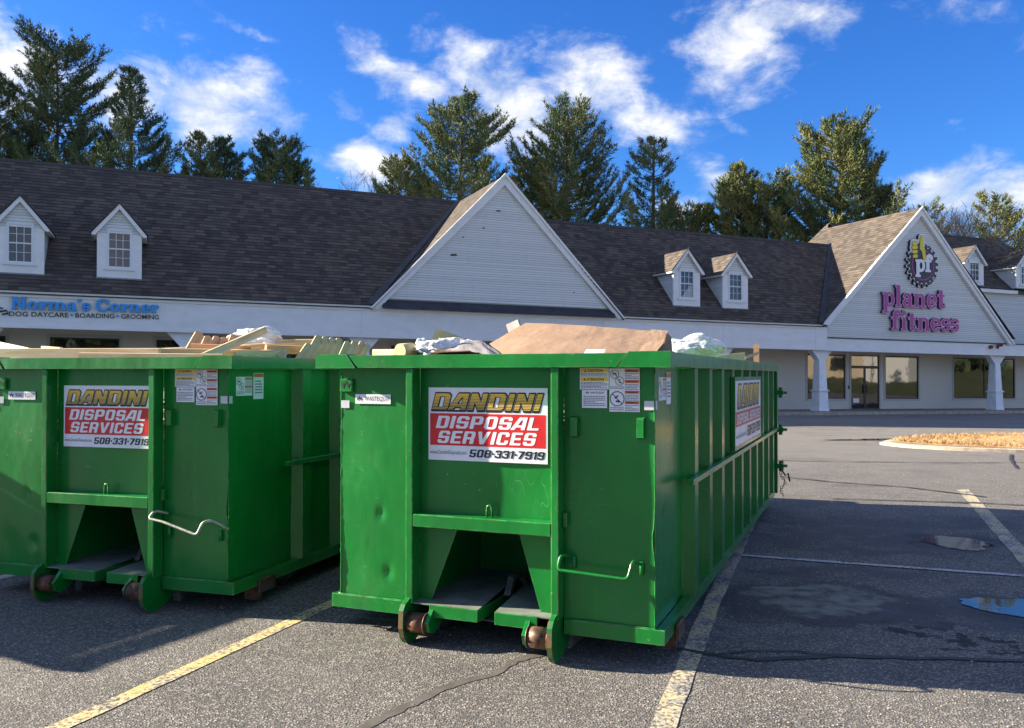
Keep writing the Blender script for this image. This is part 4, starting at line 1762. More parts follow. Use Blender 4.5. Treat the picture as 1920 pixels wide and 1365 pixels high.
sg = sign_root('shop_sign', -18.5, -.03, 3.61, "blue raised letters reading Norma's Corner over small black words on the white fascia")
x = 0.05
for ch in "Norma's Corner":
    if ch == ' ':
        x += .15
        continue
    big = ch in 'NC'
    h = .42 if big else .40
    w = letter(sg, SF, ch, x, .21, h if big else h, [(.018, M['sign_blue'], .10, M['sign_edge'])], st=.03, depth=.10, sx=1.13 if big else 1.07)
    x += w + .036
NORMA_W = x
V_, F_, w_, h_ = bfont('DOG DAYCARE', .012, 1.02)
V2_, F2_, w2_, h2_ = bfont('BOARDING', .012, 1.02)
V3_, F3_, w3_, h3_ = bfont('GROOMING', .012, 1.02)
xx = -.02
for (v_, f_, w__, h__, wid) in ((V_, F_, w_, h_, 1.80), (V2_, F2_, w2_, h2_, 1.23), (V3_, F3_, w3_, h3_, 1.24)):
    s_ = wid / w__
    o = sheet('small_lettering', v_, f_, M['black'], sg, (xx, -.006, -.03), (s_, .165 / h__, 1))
    xx += wid + .10
    if wid != 1.24:
        e = MB()
        e.tube([(xx, -.004, .06), (xx, -.03, .06)], .045, 12)
        e.build('dot', M['sign_blue'], sg)
        xx += .12
e = MB()
e.tube([(-.30, -.004, .12), (-.10, -.03, .16), (-.04, -.03, .06), (-.22, -.03, .02)], .03, 6)
e.tube([(-.5, -.004, .02), (-.3, -.03, .26), (-.2, -.03, .22)], .03, 6)
e.build('dog_emblem', M['black'], sg)

sg = sign_root('gym_sign', 20.45, -.05, 4.29, 'purple raised letters reading planet fitness on the gym gable')
PFF = [(.022, M['sign_pink'], .16, M['sign_purple_edge']), (-.014, M['sign_purple'], .014)]
x = .0
hh = 1.06
gl = text_w(SF, 'planet', .05)
for ch in 'planet':
    w = letter(sg, SF, ch, x, 1.24, hh, PFF, st=.035, depth=.14, sx=4.40 / (gl * hh))
    x += w + .05 * hh * 4.40 / (gl * hh)
x = .58
gl = text_w(SF, 'fitness', .05)
for ch in 'fitness':
    w = letter(sg, SF, ch, x, .03, 1.0, PFF, st=.035, depth=.14, sx=4.78 / gl)
    x += w + .05 * 4.78 / gl


# round emblem: toothed wheel, ring, fist with raised thumb, letters
def field_part(name, ops, x0, x1, y0, y1, st, m, par, y, depth=.012, off=0.0, extra=None, m2=None, scale=1.0):
    xs = np.arange(x0, x1 + st, st)
    ys = np.arange(y0, y1 + st, st)
    X, Y = np.meshgrid(xs, ys)
    f = (extra(X, Y) if extra else field(ops, X, Y)) - off
    f[0, :] = f[-1, :] = 1
    f[:, 0] = f[:, -1] = 1
    f[np.abs(f) < 1e-7] = 1e-7
    vs, fs = march(f, xs[0], ys[0], st, depth)
    me = bpy.data.meshes.new(name)
    me.from_pydata([(v[0] * scale, v[1] * scale, v[2]) for v in vs], [], fs)
    me.materials.append(m)
    if m2:
        me.materials.append(m2)
        me.update()
        for p in me.polygons:
            if abs(p.normal.z) < .5: p.material_index = 1
    me.update()
    o = link(name, me, par)
    o.location = (0, -y, 0)
    o.rotation_euler = (R(90), 0, 0)
    return o


lg = sign_root('gym_emblem', 23.25, -.05, 7.80, 'round black toothed-wheel emblem with a yellow thumbs-up hand above the purple gym letters', 'emblem')


def gear(X, Y, r0=.93, amp=.085, n=20):
    X = X / 1.0
    r = np.hypot(X, Y)
    a = np.arctan2(Y, X)
    sq = np.clip(np.sin(a * n) * 2.2, -1, 1)
    return r - (r0 + amp * sq)


def capsule(X, Y, ax, ay, bx, by, r):
    ex, ey = bx - ax, by - ay
    t = np.clip(((X - ax) * ex + (Y - ay) * ey) / (ex * ex + ey * ey), 0, 1)
    return np.hypot(X - ax - t * ex, Y - ay - t * ey) - r


def thumb(X, Y): return np.minimum(capsule(X, Y, -.10, .78, -.06, 1.24, .125), capsule(X, Y, .10, .28, -.02, .80, .115))


def fist(X, Y):
    f = capsule(X, Y, -.60, .98, -.40, 1.0, .10)
    for (a, bb) in ((.78, -.02), (.58, .0), (.38, .04)):
        f = np.minimum(f, capsule(X, Y, -.62 + bb, a, -.42, a + .02, .092))
    return f


def hand(X, Y): return np.minimum(np.minimum(thumb(X, Y), fist(X, Y)), capsule(X, Y, -.35, .45, -.2, .8, .22))


field_part('emblem_backing', None, -1.3, 1.3, -1.25, 1.95, .04, M['sign_white'], lg, .14, .16, .035, lambda X, Y: np.minimum(gear(X, Y), hand(X, Y) - .04), M['sign_dark'])
field_part('emblem_wheel', None, -1.2, 1.2, -1.2, 1.2, .03, M['sign_dark'], lg, .150, .008, -.02, gear)
field_part('emblem_ring', None, -1.2, 1.2, -1.2, 1.2, .03, M['sign_purple'], lg, .160, .006, 0, lambda X, Y: np.abs(np.hypot(X, Y) - .68) - .025)
field_part('emblem_palm', None, -1.2, 1.2, -.3, 1.95, .03, M['sign_dark'], lg, .170, .006, 0, hand)
field_part('emblem_thumb', None, -1.2, 1.2, -.3, 1.95, .03, M['sign_yellow'], lg, .180, .006, -.01, thumb)
field_part('emblem_fingers', None, -1.2, 1.2, -.3, 1.95, .03, M['sign_yellow'], lg, .180, .006, -.012, fist)
for i, ch in enumerate('pf'):
    vs, fs, w = glyph_mesh(SF, ch, .02, 0, .04, .01)
    s_ = .78
    sheet('emblem_letter', [(v[0] * s_, v[1] * s_, v[2]) for v in vs], fs, M['sign_white'], lg, (-.50 + i * .60, -.192, -.30), 1)
lg.scale = (1.12, 1.0, 1.14)

# two fittings on the gym fascia
e = MB()
e.tube([(0, 0, 0), (0, -.12, 0)], .10, 12)
a = e.build('alarm_bell', M['alarm_red'])
a.location = P3(28.38, -.03, 3.62)
a.rotation_euler = (0, 0, BB)
tag(a, 'small round dark red alarm bell on the gym fascia', 'alarm')
e = MB()
e.box(-.06, .06, -.06, 0, -.1, .1, .01)
e.tube([(-.05, -.04, .05), (-.16, -.2, .12)], .05, 8, r2=.08)
e.tube([(.05, -.04, .05), (.16, -.2, .12)], .05, 8, r2=.08)
a = e.build('flood_light', M['alarm_red'])
a.location = P3(28.95, -.03, 3.64)
a.rotation_euler = (0, 0, BB)
tag(a, 'small twin-headed lamp right of the alarm bell on the gym fascia', 'light')


# ================================================================== containers
DP = {1: (-.1708, 5.6453, .3899), 2: (-3.19, 6.7461, .3136), 3: (-8.33, 6.78, .49)}


def copy_tree(o, parent=None):
    c = o.copy()
    COL.objects.link(c)
    c.parent = parent
    for ch in list(o.children): copy_tree(ch, c)
    return c


def flat(name, w, h, m, parent, loc, side=False, z=.0, r=0.0):
    """a thin printed sheet; local x right, y up"""
    b = MB()
    t = .0012
    b.box(0, w, 0, h, -t, 0)
    o = b.build(name, m, parent)
    o.location = loc
    o.rotation_euler = (R(90), r, R(90) if side else 0)
    return o


def rect_on(par, name, x0, x1, y0, y1, m, z=.0012):
    return mesh(name, [(x0, y0, z), (x1, y0, z), (x1, y1, z), (x0, y1, z)], [(0, 1, 2, 3)], m, par)


def print_on(par, name, VF, m, x, y, w, h, z=.002):
    V, F, tw, th = VF
    return sheet(name, V, F, m, par, (x, y, z), (w / tw, h / th, 1), (0, 0, 0))


def custom(text, off=0.0, slant=.2, gap=.12, st=.04, space=.45):
    V, F, w = text_mesh(BF, text, off, slant, gap, st, 1.0, space)
    x0 = min(v[0] for v in V)
    x1 = max(v[0] for v in V)
    return [(v[0] - x0, v[1], v[2]) for v in V], F, x1 - x0, 1.0


T_DAN = custom('DANDINI', 0.0, .22, .13, .025)
T_DAN_O = custom('DANDINI', .055, .22, .13, .03)
T_DIS = custom('DISPOSAL', 0, .22, .14)
T_SER = custom('SERVICES', 0, .22, .14)
T_DS = custom('DISPOSAL SERVICES', 0, .12, .14)
T_TEL = custom('508.331.7919', 0, .22, .12)
T_WEB = bfont('www.DandiniDisposal.com', .0, .98)
T_WQ = bfont('WASTEQUIP', .0, 1.08)
T_CAU = bfont('CAUTION', .025, 1.0)
T_ATE = bfont('ATENCIÓN', .025, 1.0)
T_WAR = bfont('WARNING', .02, 1.0)
T_ADV = bfont('ADVERTENCIA', .02, 1.0)


def front_sign(par, loc):
    w, h = .857, .487
    p = flat('sign_panel', w, h, M['sticker'], par, loc)
    rect_on(p, 'red_band', .015 * w, .985 * w, .205 * h, .645 * h, M['red'])
    print_on(p, 'lettering', T_DAN_O, M['black'], .022 * w, .680 * h, .955 * w, .245 * h, .0018)
    print_on(p, 'lettering', T_DAN, M['stripes'], .030 * w, .690 * h, .935 * w, .228 * h, .0026)
    print_on(p, 'lettering', T_DIS, M['sticker'], .065 * w, .440 * h, .865 * w, .170 * h, .0024)
    print_on(p, 'lettering', T_SER, M['sticker'], .080 * w, .235 * h, .835 * w, .170 * h, .0024)
    print_on(p, 'lettering', T_TEL, M['black'], .355 * w, .055 * h, .625 * w, .105 * h, .002)
    print_on(p, 'lettering', T_WEB, M['grey_ink'], .015 * w, .068 * h, .315 * w, .070 * h, .002)
    return p


def side_sign(par, loc):
    w, h = 2.06, .60
    p = flat('sign_panel', w, h, M['sticker'], par, loc, True)
    rect_on(p, 'red_band', .02 * w, .98 * w, .29 * h, .52 * h, M['red'])
    print_on(p, 'lettering', T_DAN_O, M['black'], .06 * w, .57 * h, .88 * w, .37 * h, .0022)
    print_on(p, 'lettering', T_DAN, M['stripes'], .068 * w, .583 * h, .866 * w, .345 * h, .0034)
    print_on(p, 'lettering', T_DS, M['sticker'], .05 * w, .325 * h, .90 * w, .155 * h, .003)
    print_on(p, 'lettering', T_TEL, M['black'], .42 * w, .07 * h, .55 * w, .18 * h, .002)
    print_on(p, 'lettering', T_WEB, M['grey_ink'], .03 * w, .085 * h, .36 * w, .10 * h, .002)
    b = MB()
    for x0, x1, y0, y1 in ((-.03, w + .03, -.035, -.002), (-.03, w + .03, h + .002, h + .035), (-.03, -.001, -.002, h + .002), (w + .001, w + .03, -.002, h + .002)):
        b.box(x0, x1, y0, y1, -.03, .004)
    b.build('sign_frame', M['green'], p)
    return p


def lines(par, x0, x1, y0, y1, n, seed=0):
    rr = random.Random(seed)
    V, F = [], []
    for i in range(n):
        y = y1 - (y1 - y0) * (i + .5) / n
        hh = (y1 - y0) / n * .22
        x = x0
        e = x1 if rr.random() < .75 else x0 + (x1 - x0) * rr.uniform(.4, .9)
        while x < e:
            q = min(e, x + rr.uniform(.006, .018))
            k = len(V)
            V += [(x, y - hh, .0018), (q, y - hh, .0018), (q, y + hh, .0018), (x, y + hh, .0018)]
            F.append((k, k + 1, k + 2, k + 3))
            x = q + .003
    o = mesh('small_print', V, F, M['grey_ink'], par)
    o['kind'] = 'stuff'
    return o


def ban_icon(par, cx, cy, r, kind):
    f_ring = lambda X, Y: np.minimum(np.abs(np.hypot(X - cx, Y - cy) - r) - r * .055, np.maximum(np.abs((X - cx) + (Y - cy)) / 1.414 - r * .05, np.hypot(X - cx, Y - cy) - r))
    def fig(X, Y):
        if kind == 0:
            return np.minimum(np.minimum(capsule(X, Y, cx - .4 * r, cy + .15 * r, cx + .35 * r, cy + .15 * r, r * .10), capsule(X, Y, cx - .35 * r, cy + .15 * r, cx - .45 * r, cy - .3 * r, r * .07)), capsule(X, Y, cx + .2 * r, cy + .3 * r, cx + .45 * r, cy - .25 * r, r * .08))
        return np.minimum(capsule(X, Y, cx + .1 * r, cy + .4 * r, cx - .3 * r, cy + .1 * r, r * .09), capsule(X, Y, cx - .1 * r, cy - .35 * r, cx + .3 * r, cy - .4 * r, r * .12))
    xs = np.arange(cx - r * 1.2, cx + r * 1.2, r / 18)
    ys = np.arange(cy - r * 1.2, cy + r * 1.2, r / 18)
    X, Y = np.meshgrid(xs, ys)
    f = np.minimum(f_ring(X, Y), fig(X, Y))
    f[np.abs(f) < 1e-8] = 1e-8
    f[0, :] = f[-1, :] = 1
    f[:, 0] = f[:, -1] = 1
    vs, fs = march(f, xs[0], ys[0], r / 18, 0, .0024)
    return mesh('pictogram', vs, fs, M['black'], par)


def w_mark(par, x, y, s, m=None, z=.0022):
    V, F = [], []
    for (a, bx, up) in ((0, .42, -1), (.30, .40, 1), (.58, .42, -1)):
        k = len(V)
        if up < 0: V += [(x + a * s, y + .62 * s, z), (x + (a + bx) * s, y + .62 * s, z), (x + (a + bx / 2) * s, y, z)]
        else: V += [(x + a * s, y + .5 * s, z + .0004), (x + (a + bx) * s, y + .5 * s, z + .0004), (x + (a + bx / 2) * s, y + .95 * s, z + .0004)]
        F.append((k, k + 1, k + 2))
    return mesh('logo_mark', V, F, m or M['black'], par)


def dents(name, u0, u1, z0, z1, v, par, m, dn, nu=22, nz=60, edge=None, th=.008):
    V, F = [], []
    for j in range(nz + 1):
        for i in range(nu + 1):
            u, z = u0 + (u1 - u0) * i / nu, z0 + (z1 - z0) * j / nz
            d = 0
            for (du, dz, r, dep) in dn:
                q = ((u - du) ** 2 + ((z - dz) * .7) ** 2) / (r * r)
                d += dep * math.exp(-q)
            d += .0035 * mnoise.noise(Vector((u * 3, z * 2.2, v + 3)))
            uu = u
            if edge and i == nu: uu += edge(z)
            V.append((uu, v + d, z))
    n = nu + 1
    for j in range(nz):
        for i in range(nu): F.append((j * n + i, j * n + i + 1, (j + 1) * n + i + 1, (j + 1) * n + i))
    return mesh(name, V, F, m, par, smooth=True)


def sidewall(par, sg):
    V, F = [], []
    nv, nz = 110, 14
    for j in range(nz + 1):
        for i in range(nv + 1):
            v, z = .0 + 6.85 * i / nv, .165 + 1.67 * j / nz
            V.append((sg * (1.12 + .006 * mnoise.noise(Vector((v * 1.7, z * 1.8, sg + 5)))), v, z))
    n = nv + 1
    for j in range(nz):
        for i in range(nv): F.append((j * n + i, j * n + i + 1, (j + 1) * n + i + 1, (j + 1) * n + i))
    return mesh('side_wall', V, F, M['green'], par, smooth=True)


def container():
    r = empty('roll_off_container')
    G = M['green']
    # ---- walls
    dents('front_panel', -1.12, -.541, .165, 1.836, 0, r, G, [(-.80, .83, .022, .016), (-.74, .43, .03, .014), (-1.0, .42, .10, .006), (-.86, 1.1, .25, -.008)], edge=lambda z: 0)
    dents('front_panel', .543, 1.12, .165, 1.836, 0, r, G, [(.8, .9, .28, .010), (.72, .30, .12, .006)],
          edge=lambda z: -.014 * math.exp(-((z - .78) / .10) ** 2))
    dents('front_panel', -.49, .493, .80, 1.836, .002, r, G, [(.2, 1.05, .2, .01), (-.25, 1.0, .16, -.007)], 26, 40)
    sidewall(r, 1)
    sidewall(r, -1)
    b = MB()
    b.box(1.121, 1.128, .004, .64, .25, 1.834)
    b.build('corner_plate', G, r)
    b = MB()
    b.box(-1.128, -1.121, .004, .64, .25, 1.834)
    b.build('corner_plate', G, r)
    b = MB()
    b.box(1.07, 1.1185, .014, .018, .17, 1.834)
    b.build('corner_backing', G, r)
    # weld beads down the corners
    rr = random.Random(3)
    for (u, v) in ((1.124, -.001), (-1.122, -.001)):
        pts = [(u + rr.uniform(-.002, .002) - (.014 * math.exp(-((z - .78) / .10) ** 2) if u > 0 else 0), v + rr.uniform(-.002, .002), z) for z in np.arange(.25, 1.83, .03)]
        MB().tube(pts, .0045, 5).build('weld_seam', G, r, True)
    # ---- posts, beam
    for sg in (-1, 1):
        u0 = .4915 if sg > 0 else -.5415
        b = MB()
        b.box(u0, u0 + .051, -.112, -.001, .262, 1.836, .005)
        b.build('front_post', G, r)
        b = MB()
        b.box(u0 + .012, u0 + .047, -.1135, -.1122, .30, .78)
        
    b = MB()
    b.box(-.489, .4905, -.112, -.001, .776, .862, .005)
    b.build('cross_beam', G, r)
    MB().tube(arc_path([(.026, -.05, .863), (.030, -.05, .938), (.062, -.05, .938), (.066, -.05, .863)], .014), .007, 8).build('hoop', G, r, True)
    # ---- recess for the hook
    b = MB()
    b.box(-.498, -.49, .0, 1.05, .27, .80)
    b.box(.493, .50, .0, 1.05, .27, .80)
    b.add([(-.49, .0, .776), (.493, .0, .776), (.493, .95, .60), (-.49, .95, .60)], [(0, 1, 2, 3)])
    b.box(-.49, .493, 1.0, 1.02, .2, .76)
    b.build('hook_recess', G, r)
    for pts in ([(-.489, .262), (-.408, .262), (-.205, .775), (-.489, .775)], [(.385, .262), (.4905, .262), (.4905, .775), (.228, .775)]):
        b = MB()
        b.prism(pts, .010, 'y', .004)
        b.build('gusset', G, r)
    for (a0, a1, s0, s1) in ((-.49, -.012, -.012, -.16), (.108, .4905, .108, -.02)):
        b = MB()
        b.prism([(a0 if s0 != .108 else s0, -.10), (a1, -.10), (a1 if s0 == .108 else s1 + .02, .98), (a0 if s0 != .108 else s1, .98)], .008, 'z', .262)
        b.build('recess_floor', M['plate_steel'], r)
    b = MB()
    b.box(-.362, -.012, -.112, -.1005, .188, .271, .003)
    b.box(-.022, -.012, -.100, .45, .188, .2615)
    b.build('front_lip', G, r)
    b = MB()
    b.box(.108, .40, -.112, -.1005, .188, .271, .003)
    b.box(.108, .118, -.100, .45, .188, .2615)
    b.build('front_lip', G, r)
    b = MB()
    b.prism([(.30, .271), (.34, .271), (.40, .338), (.50, .350), (.58, .33), (.64, .271), (.68, .271), (.62, .36), (.52, .395), (.38, .38)], .045, 'x', .0)
    b.build('hook_eye', M['dusty_steel'], r)
    # ---- hook plates, rollers
    for sg in (-1, 1):
        prof = [(-.112, .30), (-.175, .272), (-.205, .235), (-.21, .12), (-.19, .055), (-.15, .015), (-.10, .0), (-.03, .006), (.10, .05), (.22, .16), (.22, .26), (-.10, .262)]
        u0 = .500 if sg > 0 else -.538
        b = MB()
        b.prism(prof, .032, 'x', u0)
        p = b.build('hook_plate', G, r)
        b = MB()
        ed = prof[1:8]
        for q in range(len(ed) - 1):
            (y0, z0), (y1, z1) = ed[q], ed[q + 1]
            b.add([(u0 - .001, y0 - .0016, z0), (u0 + .033, y0 - .0016, z0), (u0 + .033, y1 - .0016, z1 - .0012), (u0 - .001, y1 - .0016, z1 - .0012)], [(0, 1, 2, 3)])
        b.build('worn_edge', M['green_rust'], p)
        ua, ub = (.356, .497) if sg > 0 else (-.503, -.362)
        c = (-.135, .150)
        b = MB()
        b.tube([(ua + .006, c[0], c[1]), (ub - .006, c[0], c[1])], .066, 20)
        b.build('front_roller', M['rust'], r, True)
        b = MB()
        b.tube([(ua - .001, c[0], c[1]), (ua + .0055, c[0], c[1])], .072, 20)
        b.tube([(ub - .0055, c[0], c[1]), (ub + .001, c[0], c[1])], .072, 20)
        b.build('roller_cheek', M['rust'], r, True)
        u1 = .325 if sg > 0 else -.358
        b = MB()
        b.prism([(-.19, .17), (-.165, .105), (-.11, .085), (-.02, .12), (.06, .20), (.06, .262), (-.09, .262)], .028, 'x', u1)
        b.build('roller_bracket', G, r)
        b = MB()
        b.box(sg * .455, sg * .525, .221, 6.7, .0, .164)
        b.build('long_rail', M['dusty_steel'], r)
    # ---- floor frame
    b = MB()
    b.box(1.03, 1.185, .0, 6.9, .155, .168)
    b.box(1.172, 1.185, .0, 6.9, .168, .243)
    b.box(1.129, 1.1715, .0, 6.9, .2305, .243)
    b.build('side_sill', G, r)
    b = MB()
    b.box(-1.185, -1.03, .0, 6.9, .155, .168)
    b.box(-1.185, -1.172, .0, 6.9, .168, .243)
    b.box(-1.1715, -1.129, .0, 6.9, .2305, .243)
    b.build('side_sill', G, r)
    for (a, c) in ((-1.188, -.543), (.545, 1.188)):
        b = MB()
        b.box(a, c, -.018, -.0055, .153, .247, .003)
        b.box(a, c, -.0054, -.0045, .1, .1001)
        p = b.build('front_sill', G, r)
        pts = [(x, -.012 + rr.uniform(-.002, .002), .249 + rr.uniform(-.001, .002)) for x in np.arange(a + .05, c - .03, .025)]
        MB().tube(pts, .004, 5).build('weld_seam', G, p, True)
    b = MB()
    b.box(-1.03, 1.03, .012, 6.85, .168, .176)
    b.build('floor', M['dusty_steel'], r)
    b = MB()
    for k in range(13): b.box(-1.02, 1.02, .35 + k * .5, .40 + k * .5, .10, .167)
    b.build('cross_members', M['dusty_steel'], r)['kind'] = 'stuff'
    # ---- top rail
    RZ0, RZ1 = 1.838, 1.9234
    b = MB()
    b.prism([(-.99, RZ1), (-.905, RZ0), (.915, RZ0), (.99, RZ1)], .1286, 'y', -.1286)
    b.build('front_rail', G, r)
    for sg in (-1, 1):
        b = MB()
        q = [(sg * .998, RZ1 + .009), (sg * .925, RZ0 - .002), (sg * 1.249, RZ0 - .002), (sg * 1.249, RZ1 + .009)]
        b.prism(q, .134, 'y', -.133)
        b.build('rail_corner', G, r)
        b = MB()
        b.box(sg * 1.121, sg * 1.247, .002, 5.2, RZ0, RZ1 + .004, .004)
        b.build('side_rail', G, r)
        b = MB()
        b.box(sg * 1.121, sg * 1.247, 5.212, 6.95, RZ0, RZ1 + .004, .004)
        b.build('side_rail', G, r)
    b = MB()
    b.box(-1.12, 1.12, 6.82, 6.95, RZ0, RZ1)
    b.build('rear_rail', G, r)
    # ---- ribs
    for sg in (-1, 1):
        for k in range(10):
            vc = .965 + .622 * k
            b = MB()
            w0, w1 = .105, .062
            pts = [(sg * 1.118, vc - w0), (sg * 1.205, vc - w1), (sg * 1.205, vc + w1), (sg * 1.118, vc + w0)]
            b.prism([(p[0], p[1]) for p in pts], 1.592, 'z', .2435)
            b.build('side_rib', G, r)
    for sg in (-1, 1):
        b = MB()
        b.box(sg * 1.206, sg * 1.246, .62, 6.85, 1.047, 1.087, .003)
        b.build('side_bar', G, r)
    # ---- rear frame, door, hinges, chain
    b = MB()
    b.box(1.118, 1.225, 6.853, 6.96, .20, RZ0 - .001)
    b.build('rear_post', G, r)
    b = MB()
    b.box(-1.225, -1.118, 6.853, 6.96, .20, RZ0 - .001)
    b.build('rear_post', G, r)
    b = MB()
    b.box(-1.117, 1.117, 6.88, 6.95, .20, RZ0 - .001)
    b.build('rear_door', G, r)
    for z in (1.55, 1.05, .56):
        b = MB()
        b.tube([(1.262, 6.93, z - .07), (1.262, 6.93, z + .07)], .026, 10)
        b.box(1.2255, 1.30, 6.86, 6.93, z - .03, z + .03)
        b.tube([(1.262, 6.93, z), (1.34, 6.96, z)], .02, 8)
        b.build('hinge', G, r)
    b = MB()
    rr = random.Random(9)
    for k in range(15):
        z = .62 - k * .032
        x, y = 1.29 + .03 * math.sin(k * .9) * (k > 4), 6.90 + .012 * math.cos(k)
        if k % 2:
            b.tube([(x - .012, y, z - .012), (x - .012, y, z + .024), (x + .012, y, z + .024), (x + .012, y, z - .012), (x - .012, y, z - .012)], .005, 5)
        else:
            b.tube([(x, y - .012, z - .012), (x, y - .012, z + .024), (x, y + .012, z + .024), (x, y + .012, z - .012), (x, y - .012, z - .012)], .005, 5)
    b.tube([(1.27, 6.88, .52), (1.33, 6.85, .44), (1.36, 6.86, .47), (1.38, 6.9, .36)], .012, 6)
    b.build('chain', M['rust'], r)
    # ---- ground rollers
    for sg in (-1, 1):
        for v in (.95, 6.45):
            b = MB()
            b.tube([(sg * .80, v, .078), (sg * 1.00, v, .078)], .077, 18)
            b.build('ground_roller', M['rust'], r, True)
            b = MB()
            b.box(sg * 1.012, sg * 1.026, v - .10, v + .14, .05, .154)
            b.box(sg * .775, sg * .789, v - .10, v + .14, .05, .154)
            b.build('roller_bracket', M['dusty_steel'], r)
    b = MB()
    b.box(1.19, 1.212, .28, .50, .10, .205, .004)
    b.box(1.06, 1.19, .30, .34, .04, .154)
    b.build('rub_plate', M['rust'], r)
    # ---- lugs
    for u in (.598, 1.022):
        b = MB()
        b.prism([(0, 1.395), (-.045, 1.408), (-.045, 1.52), (0, 1.533)], .042, 'x', u)
        b.build('tarp_lug', G, r)
    b = MB()
    b.box(.545, .575, -.045, -.004, .83, .92, .004)
    b.build('latch', G, r)
    # ---- stickers
    front_sign(r, (-.423, -.003 - .0045, 1.218))
    s = flat('maker_label', .285, .066, M['sticker'], r, (-1.003, -.008, 1.588))
    w_mark(s, .014, .014, .044)
    print_on(s, 'lettering', T_WQ, M['black'], .078, .016, .198, .036)
    s = flat('reflector', .068, .054, M['tape'], r, (-1.120, -.008, 1.556))
    s = flat('reflector', .060, .056, M['tape'], r, (1.062, -.008, 1.575))
    s = flat('reflector', .040, .056, M['tape'], r, (1.131, .002, 1.575), True)
    b = MB()
    b.box(-1.119, -1.018, -.030, -.004, 1.668, 1.762, .006)
    p = b.build('logo_plate', G, r)
    q = w_mark(p, 0, 0, .07)
    q.rotation_euler = (R(90), 0, 0)
    q.location = (-1.103, -.030, 1.69)
    s = flat('warning_label', .188, .134, M['sticker'], r, (.650, -.008, 1.699))
    rect_on(s, 'yellow_band', .004, .184, .106, .130, M['yellow'])
    rect_on(s, 'yellow_band', .004, .184, .052, .076, M['yellow'])
    print_on(s, 'lettering', T_CAU, M['black'], .050, .109, .10, .017)
    print_on(s, 'lettering', T_ATE, M['black'], .045, .055, .112, .019)
    mesh('warning_triangle', [(.028, .110, .002), (.044, .110, .002), (.036, .126, .002), (.024, .056, .002), (.040, .056, .002), (.032, .072, .002)], [(0, 1, 2), (3, 4, 5)], M['black'], s)
    lines(s, .008, .178, .080, .103, 3, 1)
    lines(s, .008, .178, .006, .048, 5, 2)
    s = flat('maker_label', .163, .112, M['sticker'], r, (.664, -.008, 1.583))
    w_mark(s, .025, .086, .020)
    print_on(s, 'lettering', T_WQ, M['black'], .055, .086, .09, .016)
    lines(s, .010, .150, .010, .078, 6, 3)
    s = flat('warning_label', .192, .268, M['sticker'], r, (.842, -.008, 1.562))
    for (y0, t) in ((.244, T_WAR), (.178, T_ADV), (.112, T_WAR), (.048, T_ADV)):
        rect_on(s, 'orange_band', .098, .188, y0, y0 + .018, M['orange'])
        print_on(s, 'lettering', t, M['black'], .106, y0 + .004, .070, .010)
        lines(s, .100, .186, y0 - .044, y0 - .004, 4, int(y0 * 100))
    ban_icon(s, .034, .232, .026, 0)
    ban_icon(s, .066, .190, .026, 1)
    ban_icon(s, .050, .080, .044, 1)
    lines(s, .006, .092, .140, .158, 2, 8)
    lines(s, .006, .092, .006, .030, 2, 9)
    s = flat('side_label', .205, .145, M['sticker'], r, (1.131, .085, 1.630), True)
    for y0 in (.122, .060):
        rect_on(s, 'orange_band', .11, .20, y0, y0 + .017, M['orange'])
        lines(s, .112, .198, y0 - .040, y0 - .004, 4, int(y0 * 99))
    ban_icon(s, .035, .108, .026, 0)
    ban_icon(s, .066, .070, .026, 1)
    lines(s, .01, .10, .01, .035, 3, 5)
    s = flat('side_label', .135, .205, M['sticker'], r, (1.131, .305, 1.600), True)
    rect_on(s, 'orange_band', .004, .131, .172, .200, M['orange'])
    lines(s, .02, .115, .04, .150, 5, 6)
    return r


def rod(par, pts, m, a1, a2):
    p = MB().tube(arc_path(pts, .032, 5), .0105, 10).build('grab_rod', m, par, True)
    for (u, z) in (a1, a2):
        MB().tube([(u, -.016, z - .05), (u, -.016, z + .03)], .013, 8).build('rod_socket', M['green'], p, True)
    return p


c1 = container()
side_sign(c1, (1.226, 2.775, 1.135))
c2 = copy_tree(c1)
c3 = copy_tree(c1)  # unseen container added to cast the shadow coming in from the left
rod(c1, [(.605, -.012, .645), (.557, -.11, .672), (.545, -.135, .583), (.990, -.135, .562), (1.012, -.10, .672), (1.045, -.012, .63)], M['green'], (.612, .62), (1.045, .62))
rod(c2, [(.610, -.03, .735), (.548, -.10, .765), (.520, -.135, .708), (.66, -.14, .69), (.975, -.16, .612), (1.012, -.14, .71), (1.06, -.10, .715), (1.155, -.03, .645)], M['rod_bare'] if 'rod_bare' in M else mat('scuffed_rod', (.35, .36, .30), .4, .3, build=speck(.3, 30)), (.612, .60), (1.07, .60))
rod(c3, [(.605, -.012, .645), (.557, -.11, .672), (.545, -.135, .583), (.990, -.135, .562), (1.012, -.10, .672), (1.045, -.012, .63)], M['green'], (.612, .62), (1.045, .62))
for c, i, l in ((c1, 1, 'green steel roll-off container nearest the camera, heaped with cardboard, its grab rod straight'),
                (c2, 2, 'green steel roll-off container on the left, heaped with fence boards, its grab rod bent'),
                (c3, 3, 'unseen empty green steel roll-off container added beyond the left edge as shadow caster')):
    c.location = (DP[i][0], DP[i][1], 0)
    c.rotation_euler = (0, 0, -DP[i][2])
    tag(c, l, 'dumpster', 'green roll-off containers parked side by side')


# ================================================================== what lies in the containers
def dloc(i, u, v, z):
    x, y, a = DP[i]
    return Vector((x + u * math.cos(a) + v * math.sin(a), y - u * math.sin(a) + v * math.cos(a), z))


